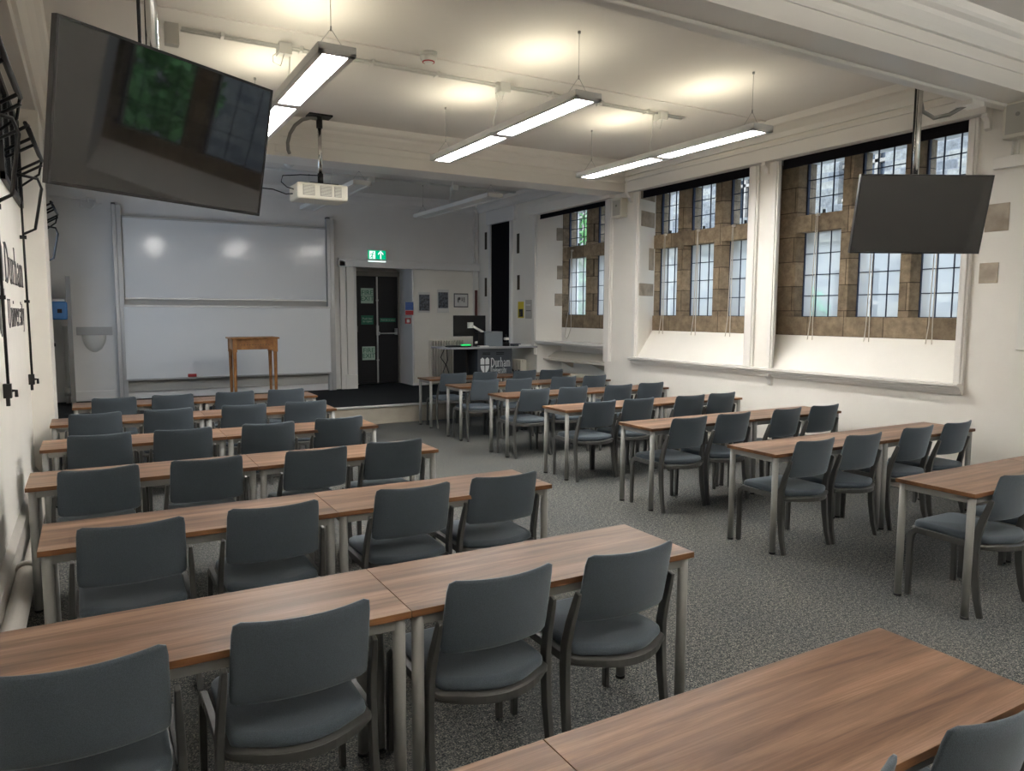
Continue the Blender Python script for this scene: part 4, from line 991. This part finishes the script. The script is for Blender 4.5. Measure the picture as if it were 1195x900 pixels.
v_.add(vs,fs,0,True); v_.add([(.04+.17*math.cos(-PI*i/n),.17*math.sin(-PI*i/n)*.7,0) for i in range(n+1)],[tuple(range(n+1))]); v_.build('bowl',M['white'],ws)
pf=empty('pipe_fitting',(0.05,YF-.05,3.40),'grey pipe with valve fitting high in the far left corner','pipe')
MB().tube([(-.5,0,.06),(.0,0,.06)],.02,8).tube([(0,0,.06),(.03,0,.06)],.04,10).tube([(.03,0,.06),(.2,0,.05)],.02,8).tube([(-.08,0,.06),(-.08,0,-.06),(0.05,0,-.08),(.12,0,.0)],.018,8).cbox((.17,0,.05),(.08,.06,.08)).build('pipe',M['wall_grey'],pf)
vp=empty('white_waste_pipe',(-.33,YF-.35,ZS),'white pipe with trap in the far left corner','pipe')
MB().tube([(0,.28,1.2),(0,.28,.28),(-.02,.2,.2),(0,.15,.0)],.035,10).tube([(0,.15,.12),(0,.15,.25)],.05,12).build('pipe',M['white'],vp)
tag(MB().box(-.44,-.28,9.5,9.75,.0,.10).box(-.42,-.30,9.55,9.7,.1,.16).build('black_bag',M['black'],None,.02),'small black bag on floor by left wall beside front row','bag')

# ---------------------------------------------------------------- camera
f,yaw,pitch,roll,h=860.4606559485118,0.5196229835910634,-0.09769756527184564,0.004377179606067239,1.7161695530661747
fw=Vector((math.sin(yaw)*math.cos(pitch),math.cos(yaw)*math.cos(pitch),math.sin(pitch)))
r_=Vector((math.cos(yaw),-math.sin(yaw),0)); u_=r_.cross(fw)
r2=r_*math.cos(roll)+u_*math.sin(roll); u2=-r_*math.sin(roll)+u_*math.cos(roll)
cam=bpy.data.cameras.new('camera'); co=bpy.data.objects.new('camera',cam); C.objects.link(co)
co.matrix_world=Matrix(((r2.x,u2.x,-fw.x,0),(r2.y,u2.y,-fw.y,0),(r2.z,u2.z,-fw.z,h),(0,0,0,1)))
cam.sensor_fit='HORIZONTAL'; cam.sensor_width=36; cam.lens=f/1195*36; cam.clip_start=.05; cam.clip_end=200
bpy.context.scene.camera=co

# ---------------------------------------------------------------- light + view
w=bpy.data.worlds.new('overcast_sky'); bpy.context.scene.world=w; w.use_nodes=True; nt=w.node_tree; nt.nodes.clear()
bg=N(nt,'ShaderNodeBackground'); ow=N(nt,'ShaderNodeOutputWorld'); bg.inputs[0].default_value=(.80,.89,1,1); bg.inputs[1].default_value=4.2; nt.links.new(bg.outputs[0],ow.inputs[0])
L=bpy.data.lights.new('sky_portal','AREA'); L.shape='RECTANGLE'; L.size,L.size_y=1.3,2.3; L.cycles.is_portal=True
lo=bpy.data.objects.new('sky_portal',L); C.objects.link(lo); lo.location=(XL-.27,11.05,1.95); lo.rotation_euler=(0,-PI/2,0)
for (a,b,c,d_) in OP.values():
    L=bpy.data.lights.new('sky_portal','AREA'); L.shape='RECTANGLE'; L.size=d_-c; L.size_y=2.0; L.cycles.is_portal=True
    lo=bpy.data.objects.new('sky_portal',L); C.objects.link(lo); lo.location=(XS+.33,(c+d_)/2,2.5); lo.rotation_euler=(0,PI/2,0); L.size,L.size_y=2.0,d_-c
sc=bpy.context.scene
sc.view_settings.view_transform='Standard'; sc.view_settings.look='None'; sc.view_settings.gamma=1; sc.view_settings.use_curve_mapping=False
sc.view_settings.exposure=.28
sc.cycles.use_denoising=True; sc.cycles.max_bounces=10; sc.cycles.diffuse_bounces=7; sc.cycles.glossy_bounces=3; sc.cycles.transparent_max_bounces=12
sc.cycles.sample_clamp_indirect=10; sc.cycles.caustics_reflective=False; sc.cycles.caustics_refractive=False
